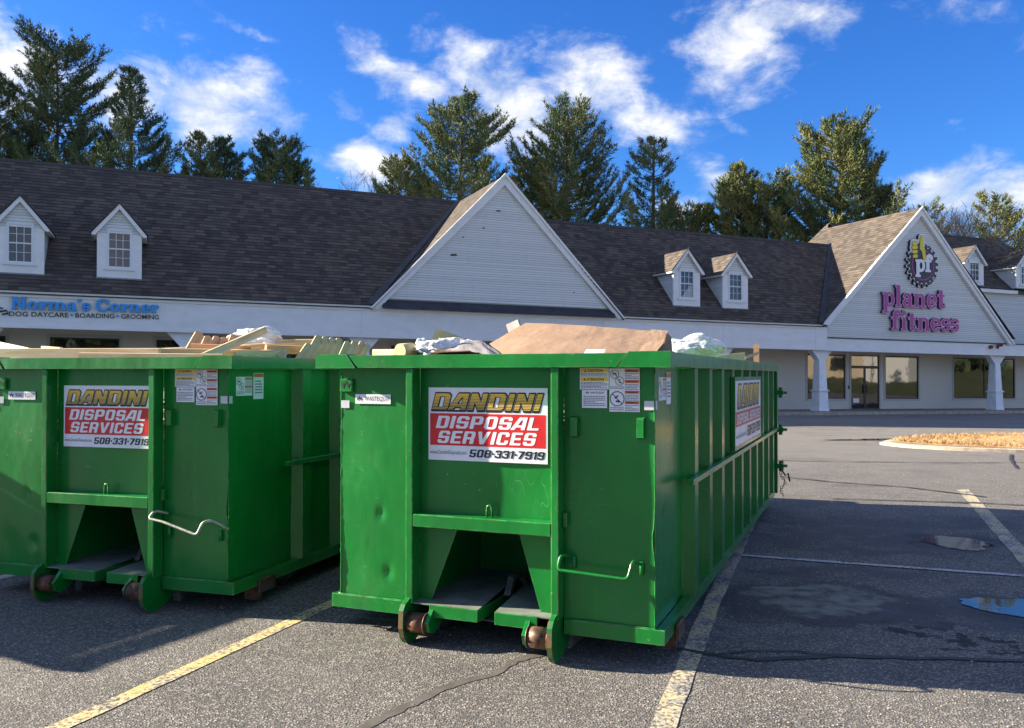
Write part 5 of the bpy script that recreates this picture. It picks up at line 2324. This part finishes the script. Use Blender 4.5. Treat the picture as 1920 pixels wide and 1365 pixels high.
def dpt(i, px, py, v):
    """point in container i, v metres behind its front wall, seen at a place of the photograph"""
    x, y, a = DP[i]
    n = Vector((math.sin(a), math.cos(a), 0))
    o = Vector((x, y, 0)) + n * v
    C = Vector((0, 0, CAM_H))
    d = ray(px, py)
    return C + d * ((o - C).dot(n) / d.dot(n))


def spt(i, px, py, u):
    """point in container i on the upright plane u metres right of its middle, seen at a place of the photograph"""
    x, y, a = DP[i]
    n = Vector((math.cos(a), -math.sin(a), 0))
    o = Vector((x, y, 0)) + n * u
    C = Vector((0, 0, CAM_H))
    d = ray(px, py)
    return C + d * ((o - C).dot(n) / d.dot(n))


def plank(A, B, wid, th, m, name='board', dog=False, bow=0.0, roll=0.0):
    """a board from A to B as its own object, x along the grain"""
    A, B = Vector(A), Vector(B)
    L = (B - A).length
    d = (B - A).normalized()
    vd = Vector((A.x, A.y, 0)).normalized()
    side = d.cross(vd).normalized()
    up = side.cross(d).normalized()
    q = Matrix.Rotation(roll, 3, d)
    side, up = q @ side, q @ up
    n = 8
    vs, fs = [], []
    h = wid / 2
    c = wid * .28 if dog else .0
    st = [(0, 1), (.15, 1), (.3, 1), (.5, 1), (.7, 1), (.85, 1)] + ([(1 - c / L, 1), (1, .42)] if dog else [(1, 1)])
    for (t, k) in st:
        z = bow * math.sin(t * math.pi)
        for (a, b_) in ((-h * k, -th / 2), (h * k, -th / 2), (h * k, th / 2), (-h * k, th / 2)):
            vs.append((t * L, a, b_ + z))
    m_ = len(st)
    for i in range(m_ - 1):
        for j in range(4): fs.append((4 * i + j, 4 * i + (j + 1) % 4, 4 * i + 4 + (j + 1) % 4, 4 * i + 4 + j))
    fs += [(3, 2, 1, 0), (4 * m_ - 4, 4 * m_ - 3, 4 * m_ - 2, 4 * m_ - 1)]
    b = MB()
    b.add(vs, fs)
    o = b.build(name, m)
    o.matrix_world = Matrix((( d.x, side.x, up.x, A.x), (d.y, side.y, up.y, A.y), (d.z, side.z, up.z, A.z), (0, 0, 0, 1)))
    return o


def crumple(center, r, m, name, seed, stretch=(1, 1, 1), amp=.35, sub=4):
    bm = bmesh.new()
    bmesh.ops.create_icosphere(bm, subdivisions=sub, radius=1)
    for v in bm.verts:
        p = v.co.copy()
        s = Vector((seed, seed * 1.7, 0))
        f = 1 + amp * mnoise.noise(p * 1.3 + s) + amp * .75 * abs(mnoise.noise(p * 2.1 + s)) - amp * .30 * abs(mnoise.noise(p * 3.6 + s)) + amp * .07 * mnoise.noise(p * 11 + s)
        v.co = Vector((p.x * f * r * stretch[0], p.y * f * r * stretch[1], p.z * f * r * stretch[2]))
    me = bpy.data.meshes.new(name)
    bm.to_mesh(me)
    bm.free()
    me.materials.append(m)
    o = link(name, me)
    o.location = center
    return o


def cloth_grid(name, fn, nu, nv, m, th=.005):
    V = []
    for j in range(nv + 1):
        for i in range(nu + 1): V.append(fn(i / nu, j / nv))
    F = []
    n = nu + 1
    for j in range(nv):
        for i in range(nu): F.append((j * n + i, j * n + i + 1, (j + 1) * n + i + 1, (j + 1) * n + i))
    c = sum((Vector(v) for v in V), Vector()) / len(V)
    V = [Vector(v) - c for v in V]
    o = mesh(name, V, F, m, smooth=False)
    o.location = c
    md = o.modifiers.new('thick', 'SOLIDIFY')
    md.thickness = th
    return o


# heaps that fill the containers below the rail
for i, m_, l in ((1, M['card'], 'mixed broken cardboard filling the nearest container below its rail'), (2, M['pine'], 'broken timber filling the left container below its rail')):
    rr = random.Random(40 + i)
    b = MB()
    for _ in range(420):
        u, v = rr.uniform(-.98, .98), rr.uniform(.15, 6.6)
        z = 1.2 + .42 * math.cos(u * 1.2) * rr.random()
        a = rr.uniform(0, 3.14)
        L_, w = rr.uniform(.15, .5), rr.uniform(.04, .12)
        if abs(u) + L_ > 1.08: L_ = max(.08, 1.08 - abs(u))
        dx_, dy_ = math.cos(a) * L_, math.sin(a) * L_
        if v + dy_ > 6.7 or v - dy_ < .05: dy_ = 0
        nx, ny = -math.sin(a) * w * .5, math.cos(a) * w * .5
        ts = rr.uniform(-.15, .15)
        b.add([(u - dx_ - nx, v - dy_ - ny, z - ts), (u + dx_ - nx, v + dy_ - ny, z + ts), (u + dx_ + nx, v + dy_ + ny, z + ts), (u - dx_ + nx, v - dy_ + ny, z - ts),
               (u - dx_ - nx, v - dy_ - ny, z - ts + .02), (u + dx_ - nx, v + dy_ - ny, z + ts + .02), (u + dx_ + nx, v + dy_ + ny, z + ts + .02), (u - dx_ + nx, v - dy_ + ny, z - ts + .02)],
              [(0, 3, 2, 1), (4, 5, 6, 7), (0, 1, 5, 4), (1, 2, 6, 5), (2, 3, 7, 6), (3, 0, 4, 7)])
    b.box(-1.1, 1.1, 1.08, 6.8, .18, 1.15)
    b.box(-1.1, 1.1, .03, 1.079, .86, 1.15)
    o = b.build('debris_heap', m_)
    o.location = (DP[i][0], DP[i][1], 0)
    o.rotation_euler = (0, 0, -DP[i][2])
    tag(o, l, 'debris', kind='stuff')


# --- nearest container: the big cardboard sheet
def lerp3(pts, t):
    t = max(0, min(.9999, t)) * (len(pts) - 1)
    i = int(t)
    f = t - i
    return pts[i].lerp(pts[i + 1], f)


bot = [dpt(1, x, y, v) for x, y, v in ((872, 672, .55), (960, 672, .25), (1060, 672, .14), (1160, 672, .12), (1212, 672, .14))]
midr = [dpt(1, x, y, v) for x, y, v in ((925, 640, .85), (985, 640, .66), (1070, 642, .56), (1160, 646, .52), (1212, 650, .52))]
top = [dpt(1, x, y, v) for x, y, v in ((986, 605.5, 1.10), (1040, 607, 1.02), (1100, 611, .98), (1170, 616, .94), (1222, 620, .92))]


def cfn(s, t):
    a, b_, c = lerp3(bot, s), lerp3(midr, s), lerp3(top, s)
    p = a.lerp(b_, t * 2) if t < .5 else b_.lerp(c, t * 2 - 1)
    p = p + Vector((0, 0, .005 * mnoise.noise(Vector((s * 5, t * 3, 1))) + .002 * abs(mnoise.noise(Vector((s * 7 + t * 2, t * 3, 7))))))
    return p


o = cloth_grid('cardboard_sheet', cfn, 26, 12, M['card'], .007)
tag(o, 'huge buckled sheet of tan cardboard draped across the nearest container', 'cardboard')
fa = [dpt(1, x, y, v) for x, y, v in ((1221, 619, .93), (1212, 640, .62), (1192, 668, .22))]
fb = [dpt(1, x, y, v) for x, y, v in ((1253, 622, .90), (1248, 640, .60), (1232, 660, .26))]


def ffn(s, t):
    A, B = lerp3(fa, t), lerp3(fb, t)
    p = A.lerp(B, s)
    return p + Vector((0, 0, .0 * math.sin(s * math.pi) + .002 * mnoise.noise(Vector((s * 6, t * 6, 2)))))


cf = cloth_grid('flap', ffn, 10, 14, M['card'], .007)
lb = dpt(1, 1128, 658, .16)
pr = MB()
A_, B_, C_, D_ = dpt(1, 1094, 663, .118), dpt(1, 1132, 663, .118), dpt(1, 1135, 655, .14), dpt(1, 1100, 655, .14)
pl = mesh('paper_label', [p - A_ for p in (A_, B_, C_, D_)], [(0, 1, 2, 3)], M['sticker'])
pl.location = A_
for ch in (cf, pl):
    mw = ch.location.copy()
    ch.parent = o
    ch.location = mw - o.location
# dark inner side of the box end
ga = [dpt(1, x, y, v) for x, y, v in ((1250, 623, .90), (1259, 632, .86), (1261, 662, .80))]
gb = [dpt(1, x, y, v) for x, y, v in ((1250, 626, .60), (1245, 645, .50), (1232, 664, .42))]
gs = cloth_grid('box_end', lambda s, t: lerp3(ga, t).lerp(lerp3(gb, t), s), 6, 10, M['card'], .007)
mw = gs.location.copy()
gs.parent = o
gs.location = mw - o.location

k = crumple(spt(1, 1303, 652, .70), .25, M['plastic'], 'plastic_sheet', 3, (1.05, .8, .46), .45, 5)
tag(k, 'crumpled clear plastic sheeting right of the big cardboard sheet', 'plastic sheeting')
k = crumple(dpt(1, 822, 656, .55), .13, M['plastic'], 'plastic_bag', 11, (1.15, .9, .62), .5, 5)
tag(k, 'crumpled clear plastic bag left of the big cardboard sheet', 'plastic bag')
k = crumple(dpt(1, 793, 648, .60), .050, M['plastic'], 'plastic_wrap', 17, (1, .9, 1.1), .3, 4)
tag(k, 'small ball of clear plastic wrap beside the rolled paper', 'plastic wrap')
k = crumple(dpt(1, 868, 650, .75), .075, M['plastic'], 'plastic_wrap', 23, (1.3, .9, .8), .4, 4)
tag(k, 'wisp of clear plastic behind the grey paper', 'plastic wrap')
# folded yellow board
A_, B_, C_ = dpt(1, 803, 648, .95), dpt(1, 823, 618, 1.05), dpt(1, 882, 638, 1.3)
f1 = plank(A_ + Vector((0, 0, -.1)), B_, .05, .02, M['foam'], 'folded_board')
tag(f1, 'folded yellowish board standing above the plastic bag', 'board')
D_ = Vector((0, 0, 0))
e = cloth_grid('yellow_board', lambda s, t: B_.lerp(C_, s) + Vector((0, 0, -.19 * t)) + (A_ - B_) * .0, 3, 2, M['foam'], .01)
tag(e, 'sloping face of yellowish board behind the plastic bag', 'board')
# grey paper and torn card
e = cloth_grid('kraft_paper', lambda s, t: lerp3([dpt(1, 815, 668, .25), dpt(1, 870, 640, .7), dpt(1, 905, 640, .8), dpt(1, 938, 664, .5)], s) * (1 - t) + lerp3([dpt(1, 812, 669, .12), dpt(1, 860, 668, .12), dpt(1, 905, 668, .12), dpt(1, 936, 668, .12)], s) * t + Vector((0, 0, .01 * mnoise.noise(Vector((s * 6, t * 4, 0))))), 20, 8, M['card_grey'], .004)
tag(e, 'grey wrapping paper lying against the big cardboard sheet', 'paper')
for q, (ax, ay, bx, by, v) in enumerate(((812, 663, 885, 660, .16), (820, 659, 902, 664, .20))):
    e = plank(dpt(1, ax, ay, v), dpt(1, bx, by, v), .10, .006, M['card'], 'cardboard_strip', roll=1.4)
    tag(e, ('thin torn cardboard strip in front of the plastic bag', 'longer torn cardboard strip under the grey paper')[q], 'cardboard strip')
e = MB()
A_, B_ = dpt(1, 750, 658, .42), dpt(1, 772, 656, .55)
e.tube([A_ - A_, B_ - A_], .055, 18)
o = e.build('paper_roll', M['foam'], smooth=True)
o.location = A_
tag(o, 'short cream paper roll left of the plastic wrap', 'paper roll')
e = plank(dpt(1, 700, 661, 1.8), dpt(1, 742, 661, 1.6), .06, .02, M['cedar'], 'board_offcut')
tag(e, 'brown board offcut at the left end of the nearest container', 'board')
e = plank(dpt(1, 974, 606, 1.35), dpt(1, 952, 616, 1.5), .07, .01, M['card_grey'], 'paper_scrap')
tag(e, 'grey paper corner poking above the big cardboard sheet', 'paper')
e = cloth_grid('yellow_sheet', lambda s, t: spt(1, 1330, 668, .80).lerp(spt(1, 1395, 661, 1.0), s) + Vector((0, 0, -.22 * t)), 6, 3, M['foam'], .012)
tag(e, 'pale yellow rigid sheet propped on the right side of the load', 'sheet')
e = plank(spt(1, 1418, 700, .9), spt(1, 1418, 645, .9), .075, .04, M['cedar'], 'wood_stake')
tag(e, 'upright wooden stake near the rear of the nearest container', 'stake')
e = plank(spt(1, 1396, 671, .88), spt(1, 1422, 662, .94), .035, .03, M['cedar'], 'wood_stick')
tag(e, 'thin wooden stick leaning on the upright stake', 'stick')

# --- left container: boards
def place2(p):
    """(x, y, depth) from the front, or (x, y, 'u', offset) on an upright plane along the container"""
    return spt(2, p[0], p[1], p[3]) if len(p) == 4 else dpt(2, *p)


LB = [
    ((-60, 663, .22), (300, 663, .20), .085, .03, 'pine', 'long pale board lying along the front rail of the left container'),
    ((150, 667, .12), (418, 670, .14), .05, .025, 'pine', 'narrow pale board lying lowest along the front rail'),
    ((-5, 649, .75), (55, 662, .5), .09, .035, 'pine', 'short pale board end tilted up at the far left'),
    ((80, 658, .6), (115, 661, .5), .09, .03, 'pine', 'short pale board end just right of the tilted one'),
    ((180, 668, .35), (556, 650, 'u', .75), .085, .03, 'pine', 'long pale board rising to the right across the load'),
    ((358, 653, .7), (470, 657, 'u', .7), .08, .03, 'cedar', 'brown board lying under the crossing pale boards'),
    ((382, 669, .25), (497, 619, 'u', .65), .062, .04, 'pine', 'square-cut pale stud slanting up over the others'),
    ((300, 661, .45), (520, 664, 'u', .9), .07, .028, 'pine', 'thin pale board just under the long rising board'),
    ((440, 668, 'u', .80), (535, 664, 'u', .97), .07, .028, 'pine', 'pale board end low beside the side rail'),
    ((523, 672, 'u', .96), (530, 659, 'u', .96), .085, .04, 'treated', 'short greenish stud end showing its cut face'),
    ((498, 654, 'u', .75), (578, 657, 'u', .9), .075, .03, 'cedar', 'orange-brown board behind the leaning pickets'),
    ((520, 646, 'u', .6), (588, 645, 'u', .8), .09, .04, 'pine', 'pale board behind the picket tops at the right'),
]
for (a, c, w, th, mm, lab) in LB:
    o = plank(place2(a), place2(c), w, th, M[mm], 'board', roll=.15)
    tag(o, lab, 'board')
PK_ = [
    ((348, 672, .8), (376, 624, 1.0), .080, 'cedar', 'leftmost dog-eared picket, tilted and standing apart from the rest'),
    ((375, 672, .95), (392, 631, 1.1), .070, 'cedar', 'tallest brown picket of the small upright row'),
    ((391, 672, 1.0), (408, 632, 1.2), .064, 'cedar', 'brown picket right of the tallest one in the small row'),
    ((408, 672, 1.05), (422, 634, 1.25), .060, 'cedar', 'brown picket in the middle of the small upright row'),
    ((422, 672, 1.1), (440, 629, 1.3), .064, 'cedar', 'brown picket touching the white plastic sheet'),
    ((556, 684, 'u', 1.0), (582, 647, 'u', .98), .078, 'treated', 'short greenish picket foremost in the leaning stack'),
    ((572, 684, 'u', .98), (600, 632, 'u', .95), .078, 'treated', 'tallest greenish picket of the leaning stack'),
    ((588, 684, 'u', .97), (613, 633, 'u', .94), .072, 'treated', 'second tallest greenish picket of the leaning stack'),
    ((601, 684, 'u', .96), (626, 635, 'u', .93), .070, 'treated', 'greenish picket third along the leaning stack'),
    ((614, 684, 'u', .95), (638, 636, 'u', .92), .068, 'treated', 'greenish picket at the right end of the leaning stack'),
    ((634, 686, 'u', .98), (654, 642, 'u', .95), .072, 'treated', 'split greenish picket left of the dark gap near the other container'),
    ((647, 686, 'u', .97), (667, 641, 'u', .94), .066, 'treated', 'greenish picket second from the right-hand end of all the pickets'),
    ((658, 686, 'u', .96), (681, 642, 'u', .93), .062, 'cedar', 'brown picket last in the row beside the near container'),
    ((669, 686, 'u', .95), (690, 646, 'u', .92), .056, 'treated', 'thin greenish picket seen behind the last brown one'),
]
for (a, c, w, mm, lab) in PK_:
    A_, C_ = place2(a), place2(c)
    o = plank(A_, C_, w * 1.12, .020, M[mm], 'fence_picket', dog=True, roll=.30)
    tag(o, lab, 'picket', 'fence pickets thrown in the left container')
k = crumple(dpt(2, 478, 645, 1.45), .19, M['plastic'], 'plastic_sheet', 31, (1.35, .8, .78), .42, 5)
tag(k, 'white plastic sheeting bulging behind the slanting stud', 'plastic sheeting')


# ================================================================== trees
def add_arrays(name, V, m, parent, smooth=False):
    """triangle soup"""
    V = np.asarray(V, dtype=np.float32).reshape(-1, 3)
    n = len(V) // 3
    me = bpy.data.meshes.new(name)
    me.vertices.add(3 * n)
    me.vertices.foreach_set('co', V.ravel())
    me.loops.add(3 * n)
    me.loops.foreach_set('vertex_index', np.arange(3 * n, dtype=np.int32))
    me.polygons.add(n)
    me.polygons.foreach_set('loop_start', np.arange(0, 3 * n, 3, dtype=np.int32))
    me.polygons.foreach_set('loop_total', np.full(n, 3, dtype=np.int32))
    me.materials.append(m)
    me.update()
    me.validate()
    return link(name, me, parent)


def tufts(P, D, rng, k=7, L=.34, w=.045):
    """needle tufts: k narrow triangles at each point P, leaning along D"""
    P = np.repeat(P, k, 0)
    D = np.repeat(D, k, 0)
    n = len(P)
    d = D + rng.normal(0, .62, (n, 3)) + np.array([0, 0, .25])
    d /= np.linalg.norm(d, axis=1, keepdims=True) + 1e-9
    s = np.cross(d, rng.normal(0, 1, (n, 3)))
    s /= np.linalg.norm(s, axis=1, keepdims=True) + 1e-9
    ln = (L * rng.uniform(.6, 1.25, n))[:, None]
    P = P + rng.normal(0, .05, (n, 3))
    a = P - s * w
    b = P + s * w
    c = P + d * ln
    return np.stack([a, b, c], 1).reshape(-1, 3)


def pine_tree(px, top_px, Y, rad, base_frac, prof, seed, m, label, limbs=64, lean=0.0, density=1.0, kind='pine_tree', up=.25, trunk_r=.24, spread=None, zmin=4.5):
    rng = np.random.default_rng(seed)
    d = ray(px, top_px)
    t = Y / d.y
    X = d.x * t
    Zt = CAM_H + d.z * t
    base = Vector((X, Y, -.35))
    H = Zt - base.z
    r = empty(kind, base)
    tag(r, label, 'tree', 'pine trees standing behind the shops')
    ax = lambda z: np.array([lean * (z / H) ** 1.5 * H * .1 + .12 * math.sin(z * .35 + seed), .08 * math.cos(z * .3 + seed), z])
    b = MB()
    zz = np.linspace(0, H * .97, 12)
    for i in range(11):
        r0 = trunk_r * (1 - zz[i] / H) ** .8 + .03
        r1 = trunk_r * (1 - zz[i + 1] / H) ** .8 + .03
        b.tube([ax(zz[i]), ax(zz[i + 1])], r0, 7, False, r1)
    PT, DT = [], []
    limbs = int(limbs * 1.35)
    for k in range(limbs):
        f = (k + rng.uniform(-.3, .3)) / limbs
        f = min(max(f, 0), 1)
        z = H * (base_frac + (1 - base_frac) * f ** .9) * .985
        
        a = k * 2.399 + rng.uniform(-.45, .45)
        tt = min(1.0, max(0.0, (z / H - base_frac) / (1 - base_frac)))
        Lr = rad * (1.2 if rad > 4.5 else 1.04) * prof(tt) * rng.uniform(.58, 1.16)
        if rng.random() < .08: Lr *= 1.25
        if rng.random() < .10: Lr *= .5
        if spread is not None: Lr *= spread(a)
        if Lr < .25: Lr = .25
        Lr *= .82 + .55 * mnoise.noise(Vector((math.cos(a) * 1.3 + seed, math.sin(a) * 1.3, z * .45))) + .18
        rise = up * .6 + .62 * tt ** 2 + rng.uniform(-.12, .15)
        o = ax(z)
        n = 7
        pts = []
        for i in range(n):
            q = i / (n - 1)
            h = Lr * q * (1 - .12 * q)
            zz_ = Lr * (rise * q * .55 + .42 * q * q * (.35 + .65 * (1 - tt)) - .12 * math.sin(q * 3.1) * (1 - tt))
            aa = a + .22 * q * math.sin(k * 1.7)
            pts.append(o + np.array([math.cos(aa) * h, math.sin(aa) * h, zz_]))
        b.tube(pts, .018 + .022 * Lr / 3, 4, False, .008)
        pts = np.array(pts)
        # side twigs
        nt = int(max(5, Lr * 5.6 * density))
        for q in range(nt):
            s = .30 + .70 * (q + rng.random()) / nt
            i = min(n - 2, int(s * (n - 1)))
            fr = s * (n - 1) - i
            p = pts[i] * (1 - fr) + pts[i + 1] * fr
            dl = pts[i + 1] - pts[i]
            dl /= np.linalg.norm(dl) + 1e-9
            sg = 1 if q % 2 else -1
            sd = np.array([-dl[1], dl[0], 0]) * sg
            dv = dl * rng.uniform(.4, 1.0) + sd * rng.uniform(.2, 1.1) + np.array([0, 0, rng.uniform(-.05, .60)])
            dv /= np.linalg.norm(dv)
            tl = min(1.25, Lr * .42 + .15) * rng.uniform(.45, 1.1) * (1.15 - .5 * s)
            m_ = max(2, int(tl / .19))
            for e_ in range(m_):
                g = (e_ + 1) / m_
                PT.append(p + dv * tl * g + np.array([0, 0, .10 * g * g * tl]))
                DT.append(dv)
        PT.append(pts[-1])
        DT.append(pts[-1] - pts[-2])
    for q in range(10):
        PT.append(ax(H * (.93 + .007 * q)) + rng.normal(0, .06, 3))
        DT.append(np.array([0, 0, 1.0]))
    b.build('trunk', M['bark'], r)
    PT, DT = np.array(PT), np.array(DT)
    DT /= np.linalg.norm(DT, axis=1, keepdims=True) + 1e-9
    add_arrays('crown', tufts(PT, DT, rng, 9, .30, .028), m, r)
    return r, len(PT)


cone = lambda t: max(.10, (1 - t) ** .8 * 1.05)
roundt = lambda t: max(.12, math.sqrt(max(0, 1 - (t * .99) ** 2.2)))
wide = lambda t: max(.22, (1 - t) ** .55) * (.85 + .22 * math.sin(t * 11))
column_ = lambda t: max(.12, (1 - t ** 2.2)) * .95
TREES = [
    (-14, 150, 60, 4.4, .18, cone, 'needle_dark', 'dark pine cut off by the left edge of the picture', 76),
    (105, 84, 61, 4.1, .18, roundt, 'needle_dark', 'tallest dense dark pine near the left edge', 96),
    (243, 124, 58, 3.6, .20, cone, 'needle_dark', 'dark layered pine with bare trunk gap, right of the tallest left pine', 74),
    (374, 248, 62, 1.9, .2, column_, 'needle_mid', 'short pale-tipped pine left of its darker twin above the roof', 52),
    (422, 258, 61, 2.0, .2, column_, 'needle_dark', 'short dark bushy pine right of its paler twin above the roof', 54),
    (520, 262, 60, 2.1, .2, roundt, 'needle_dark', 'small dark pine alone above the long roof', 62),
    (563, 305, 60, 1.3, .2, roundt, 'needle_mid', 'low green pine tip beside the small dark pine', 40),
    (750, 304, 60, 1.9, .2, roundt, 'needle_warm', 'low yellow-green pine left of the big open pine', 48),
    (862, 180, 59, 5.0, .30, wide, 'needle_mid', 'big open-branched pine left of the blank gable peak', 84),
    (1060, 214, 60, 3.7, .22, roundt, 'needle_mid', 'dense tall pine right of the blank gable peak', 88),
    (995, 300, 61, 2.2, .2, roundt, 'needle_warm', 'low warm-green pine tucked against the dense tall pine', 44),
    (1212, 258, 59, 3.3, .30, wide, 'needle_mid', 'airy pine with forked limbs leaning right', 52),
    (1290, 396, 62, 2.0, .2, roundt, 'needle_warm', 'low yellowish pine top above the dark right roof', 36),
    (1384, 304, 62, 2.5, .2, column_, 'needle_warm', 'upright yellow-green pine left of the broad pine', 70),
    (1440, 345, 60, 2.6, .2, roundt, 'needle_warm', 'yellow-green pine filling the gap left of the broad pine', 54),
    (1572, 226, 57, 5.0, .26, wide, 'needle_warm', 'broad yellow-green pine behind the gym roof', 96),
    (1655, 352, 58, 2.2, .2, wide, 'needle_mid', 'small leaning pine between the broad pine and gym gable', 46),
    (1865, 372, 62, 2.3, .2, roundt, 'needle_warm', 'small pine above the dormers at the far right', 42),
    (1735, 384, 66, 1.7, .2, roundt, 'needle_mid', 'small pine tip just behind the gym gable peak', 30),
]
NT_ = 0
for i, (px, tp, Y, rad, bf_, pr_, mm, lab, lm_) in enumerate(TREES):
    Hh_ = CAM_H + (702 - tp) / 1604.6 * Y + .35
    zr__ = 16.5 - px / 1600 * 5.2 - (2.2 if rad > 3 else 1.2)
    bf_ = min(.86, zr__ / Hh_)
    lm_ = int(lm_ * .80)
    t_, n_ = pine_tree(px, tp, Y, rad, bf_, pr_, 100 + i, M[mm], lab, limbs=lm_, lean=(.35 if px == 1212 else 0), density=1.25 if mm != 'needle_mid' else 1.05, trunk_r=.27 if rad > 3 else .16,
                       up=.18 if rad > 4.5 else .3)
    NT_ += n_


def bare_tree(px, top_px, Y, wpx, seed, m, label, depth_=6, spread=.5):
    rng = random.Random(seed)
    d = ray(px, top_px)
    t = Y / d.y
    H = CAM_H + d.z * t + .4
    base = Vector((d.x * t, Y, -.4))
    r = empty('bare_tree', base)
    tag(r, label, 'tree', 'leafless trees behind the shops')
    tr, tw = MB(), []

    def grow(p, dr, L, rad_, k):
        q = p + dr * L
        if q.z > H * 1.0: q.z = H * rng.uniform(.95, 1.0)
        if k >= 3:
            s = dr.cross(Vector((0, 1, .2))).normalized() * max(rad_, .013)
            tw.extend([p - s, p + s, q])
        else:
            tr.tube([p, q], rad_, 5, False, rad_ * .7)
        if k >= depth_: return
        for _ in range(rng.choice((2, 3, 3) if k > 1 else (3, 4))):
            a = rng.uniform(0, 6.28)
            nd = (dr + Vector((math.cos(a), math.sin(a), rng.uniform(-.1, .5))) * spread * rng.uniform(.7, 1.3)).normalized()
            grow(p.lerp(q, rng.uniform(.6, 1)), nd, L * rng.uniform(.55, .8), rad_ * .55, k + 1)
    grow(Vector((0, 0, 0)), Vector((rng.uniform(-.05, .05), 0, 1)), H * .42, .13, 0)
    tr.build('trunk', M['bark'], r)
    add_arrays('crown', np.array([v[:] for v in tw]), m, r)


for i, (px, tp, Y, mm, lab) in enumerate([
        (618, 322, 64, 'twig_grey', 'faint leafless grey tree just right of the low pine tip'),
        (655, 330, 66, 'twig_grey', 'faint leafless grey tree in the middle of the roof-line gap'),
        (690, 345, 64, 'twig_grey', 'low leafless grey tree nearest the yellow-green pine'),
        (1325, 398, 64, 'twig', 'leafless brownish tree beside the low yellowish pine top'),
        (1790, 385, 60, 'twig', 'leafless tan tree right of the gym gable peak'),
        (1825, 392, 61, 'twig', 'leafless tan tree directly left of the far right pine'),
        (1900, 400, 62, 'twig', 'leafless tan tree at the right edge of the picture'),
        (1760, 400, 63, 'twig', 'low leafless tan tree touching the gym roof edge'),
        (1865, 405, 58, 'twig', 'leafless tan tree in front of the far right pine'),
        (1935, 440, 56, 'twig_grey', 'low grey leafless bush at the right edge above the last dormer')]):
    bare_tree(px, tp, Y, 60, 300 + i, M[mm], lab, 6, .55)


# ================================================================== across the road, seen only in the shop glass
V, F = [], []
xs_ = np.linspace(56, 150, 18)
ys_ = np.linspace(-50, 60, 18)
for y in ys_:
    for x in xs_: V.append((x, y, gh(x, y) + .02 + max(0, (x - 55)) * .035))
for j in range(17):
    for i in range(17):
        a = j * 18 + i
        F.append((a, a + 1, a + 19, a + 18))
tag(mesh('lawn', V, F, M['lawn'], smooth=True), kind='structure')
M['cream_wall'] = mat('cream_wall', (.60, .50, .36), .85, build=speck(.06, .8))
ob = empty('cream_building', (92, 6, 1.2), -.15)
tag(ob, 'cream building across the road that shows only as a reflection', 'building')
b = MB()
b.box(0, 14, -17, 17, 0, 6)
b.build('wall', M['cream_wall'], ob)
b = MB()
b.prism([(-.6, 6.0), (14.6, 6.0), (7, 8.6)], 35, 'y', -17.5)
b.build('roof', M['shingle'], ob)
for k in range(5):
    b = MB()
    b.box(-.06, -.001, -14 + k * 6.4, -11.6 + k * 6.4, 1.2, 3.2)
    b.build('window', M['glass'], ob)
wt = empty('white_shed', (80, 24, .9), .2)
tag(wt, 'white shed across the road that shows only as a reflection', 'shed')
b = MB()
b.box(0, 4, -3, 3, 0, 3.4)
b.build('wall', M['trim'], wt)
b = MB()
b.prism([(-.4, 3.4), (4.4, 3.4), (2, 5.2)], 6.8, 'y', -3.4)
b.build('roof', M['shingle'], wt)
src = [o for o in SC.objects if o.name.startswith('pine_tree') and o.parent is None]
for i, (x, y, sc_) in enumerate(((76, 36, .5), (84, 14, .55), (70, -4, .45), (88, 44, .6), (66, 28, .4))):
    c = copy_tree(src[(3 + i * 2) % len(src)])
    c.location = (x, y, .5)
    c.scale = (sc_, sc_, sc_)
    c['label'] = ('smallest', 'dense', 'lone', 'farthest', 'nearest')[i] + ' pine across the road that shows only as a reflection'
    c['group'] = 'pines across the road'
print('tufts', NT_, 'tris approx', sum(len(o.data.polygons) for o in SC.objects if o.type == 'MESH'))

rng = np.random.default_rng(77)
n = 5200
an = rng.uniform(R(-158), R(10), n)
rd = rng.uniform(118, 140, n)
hgt = (9 + 5 * np.sin(an * 9) + 2.5 * np.sin(an * 23 + 1)) * rng.uniform(.0, 1.0, n)
P_ = np.stack([rd * np.cos(an), rd * np.sin(an), 1 + hgt], 1)
D_ = np.tile(np.array([0, 0, 1.0]), (n, 1))
wo_ = add_arrays('woods', tufts(P_, D_, rng, 4, 3.2, .9), M['needle_dark'], None)
tag(wo_, 'dark woods across the road that show only as a reflection', 'woods', kind='stuff')
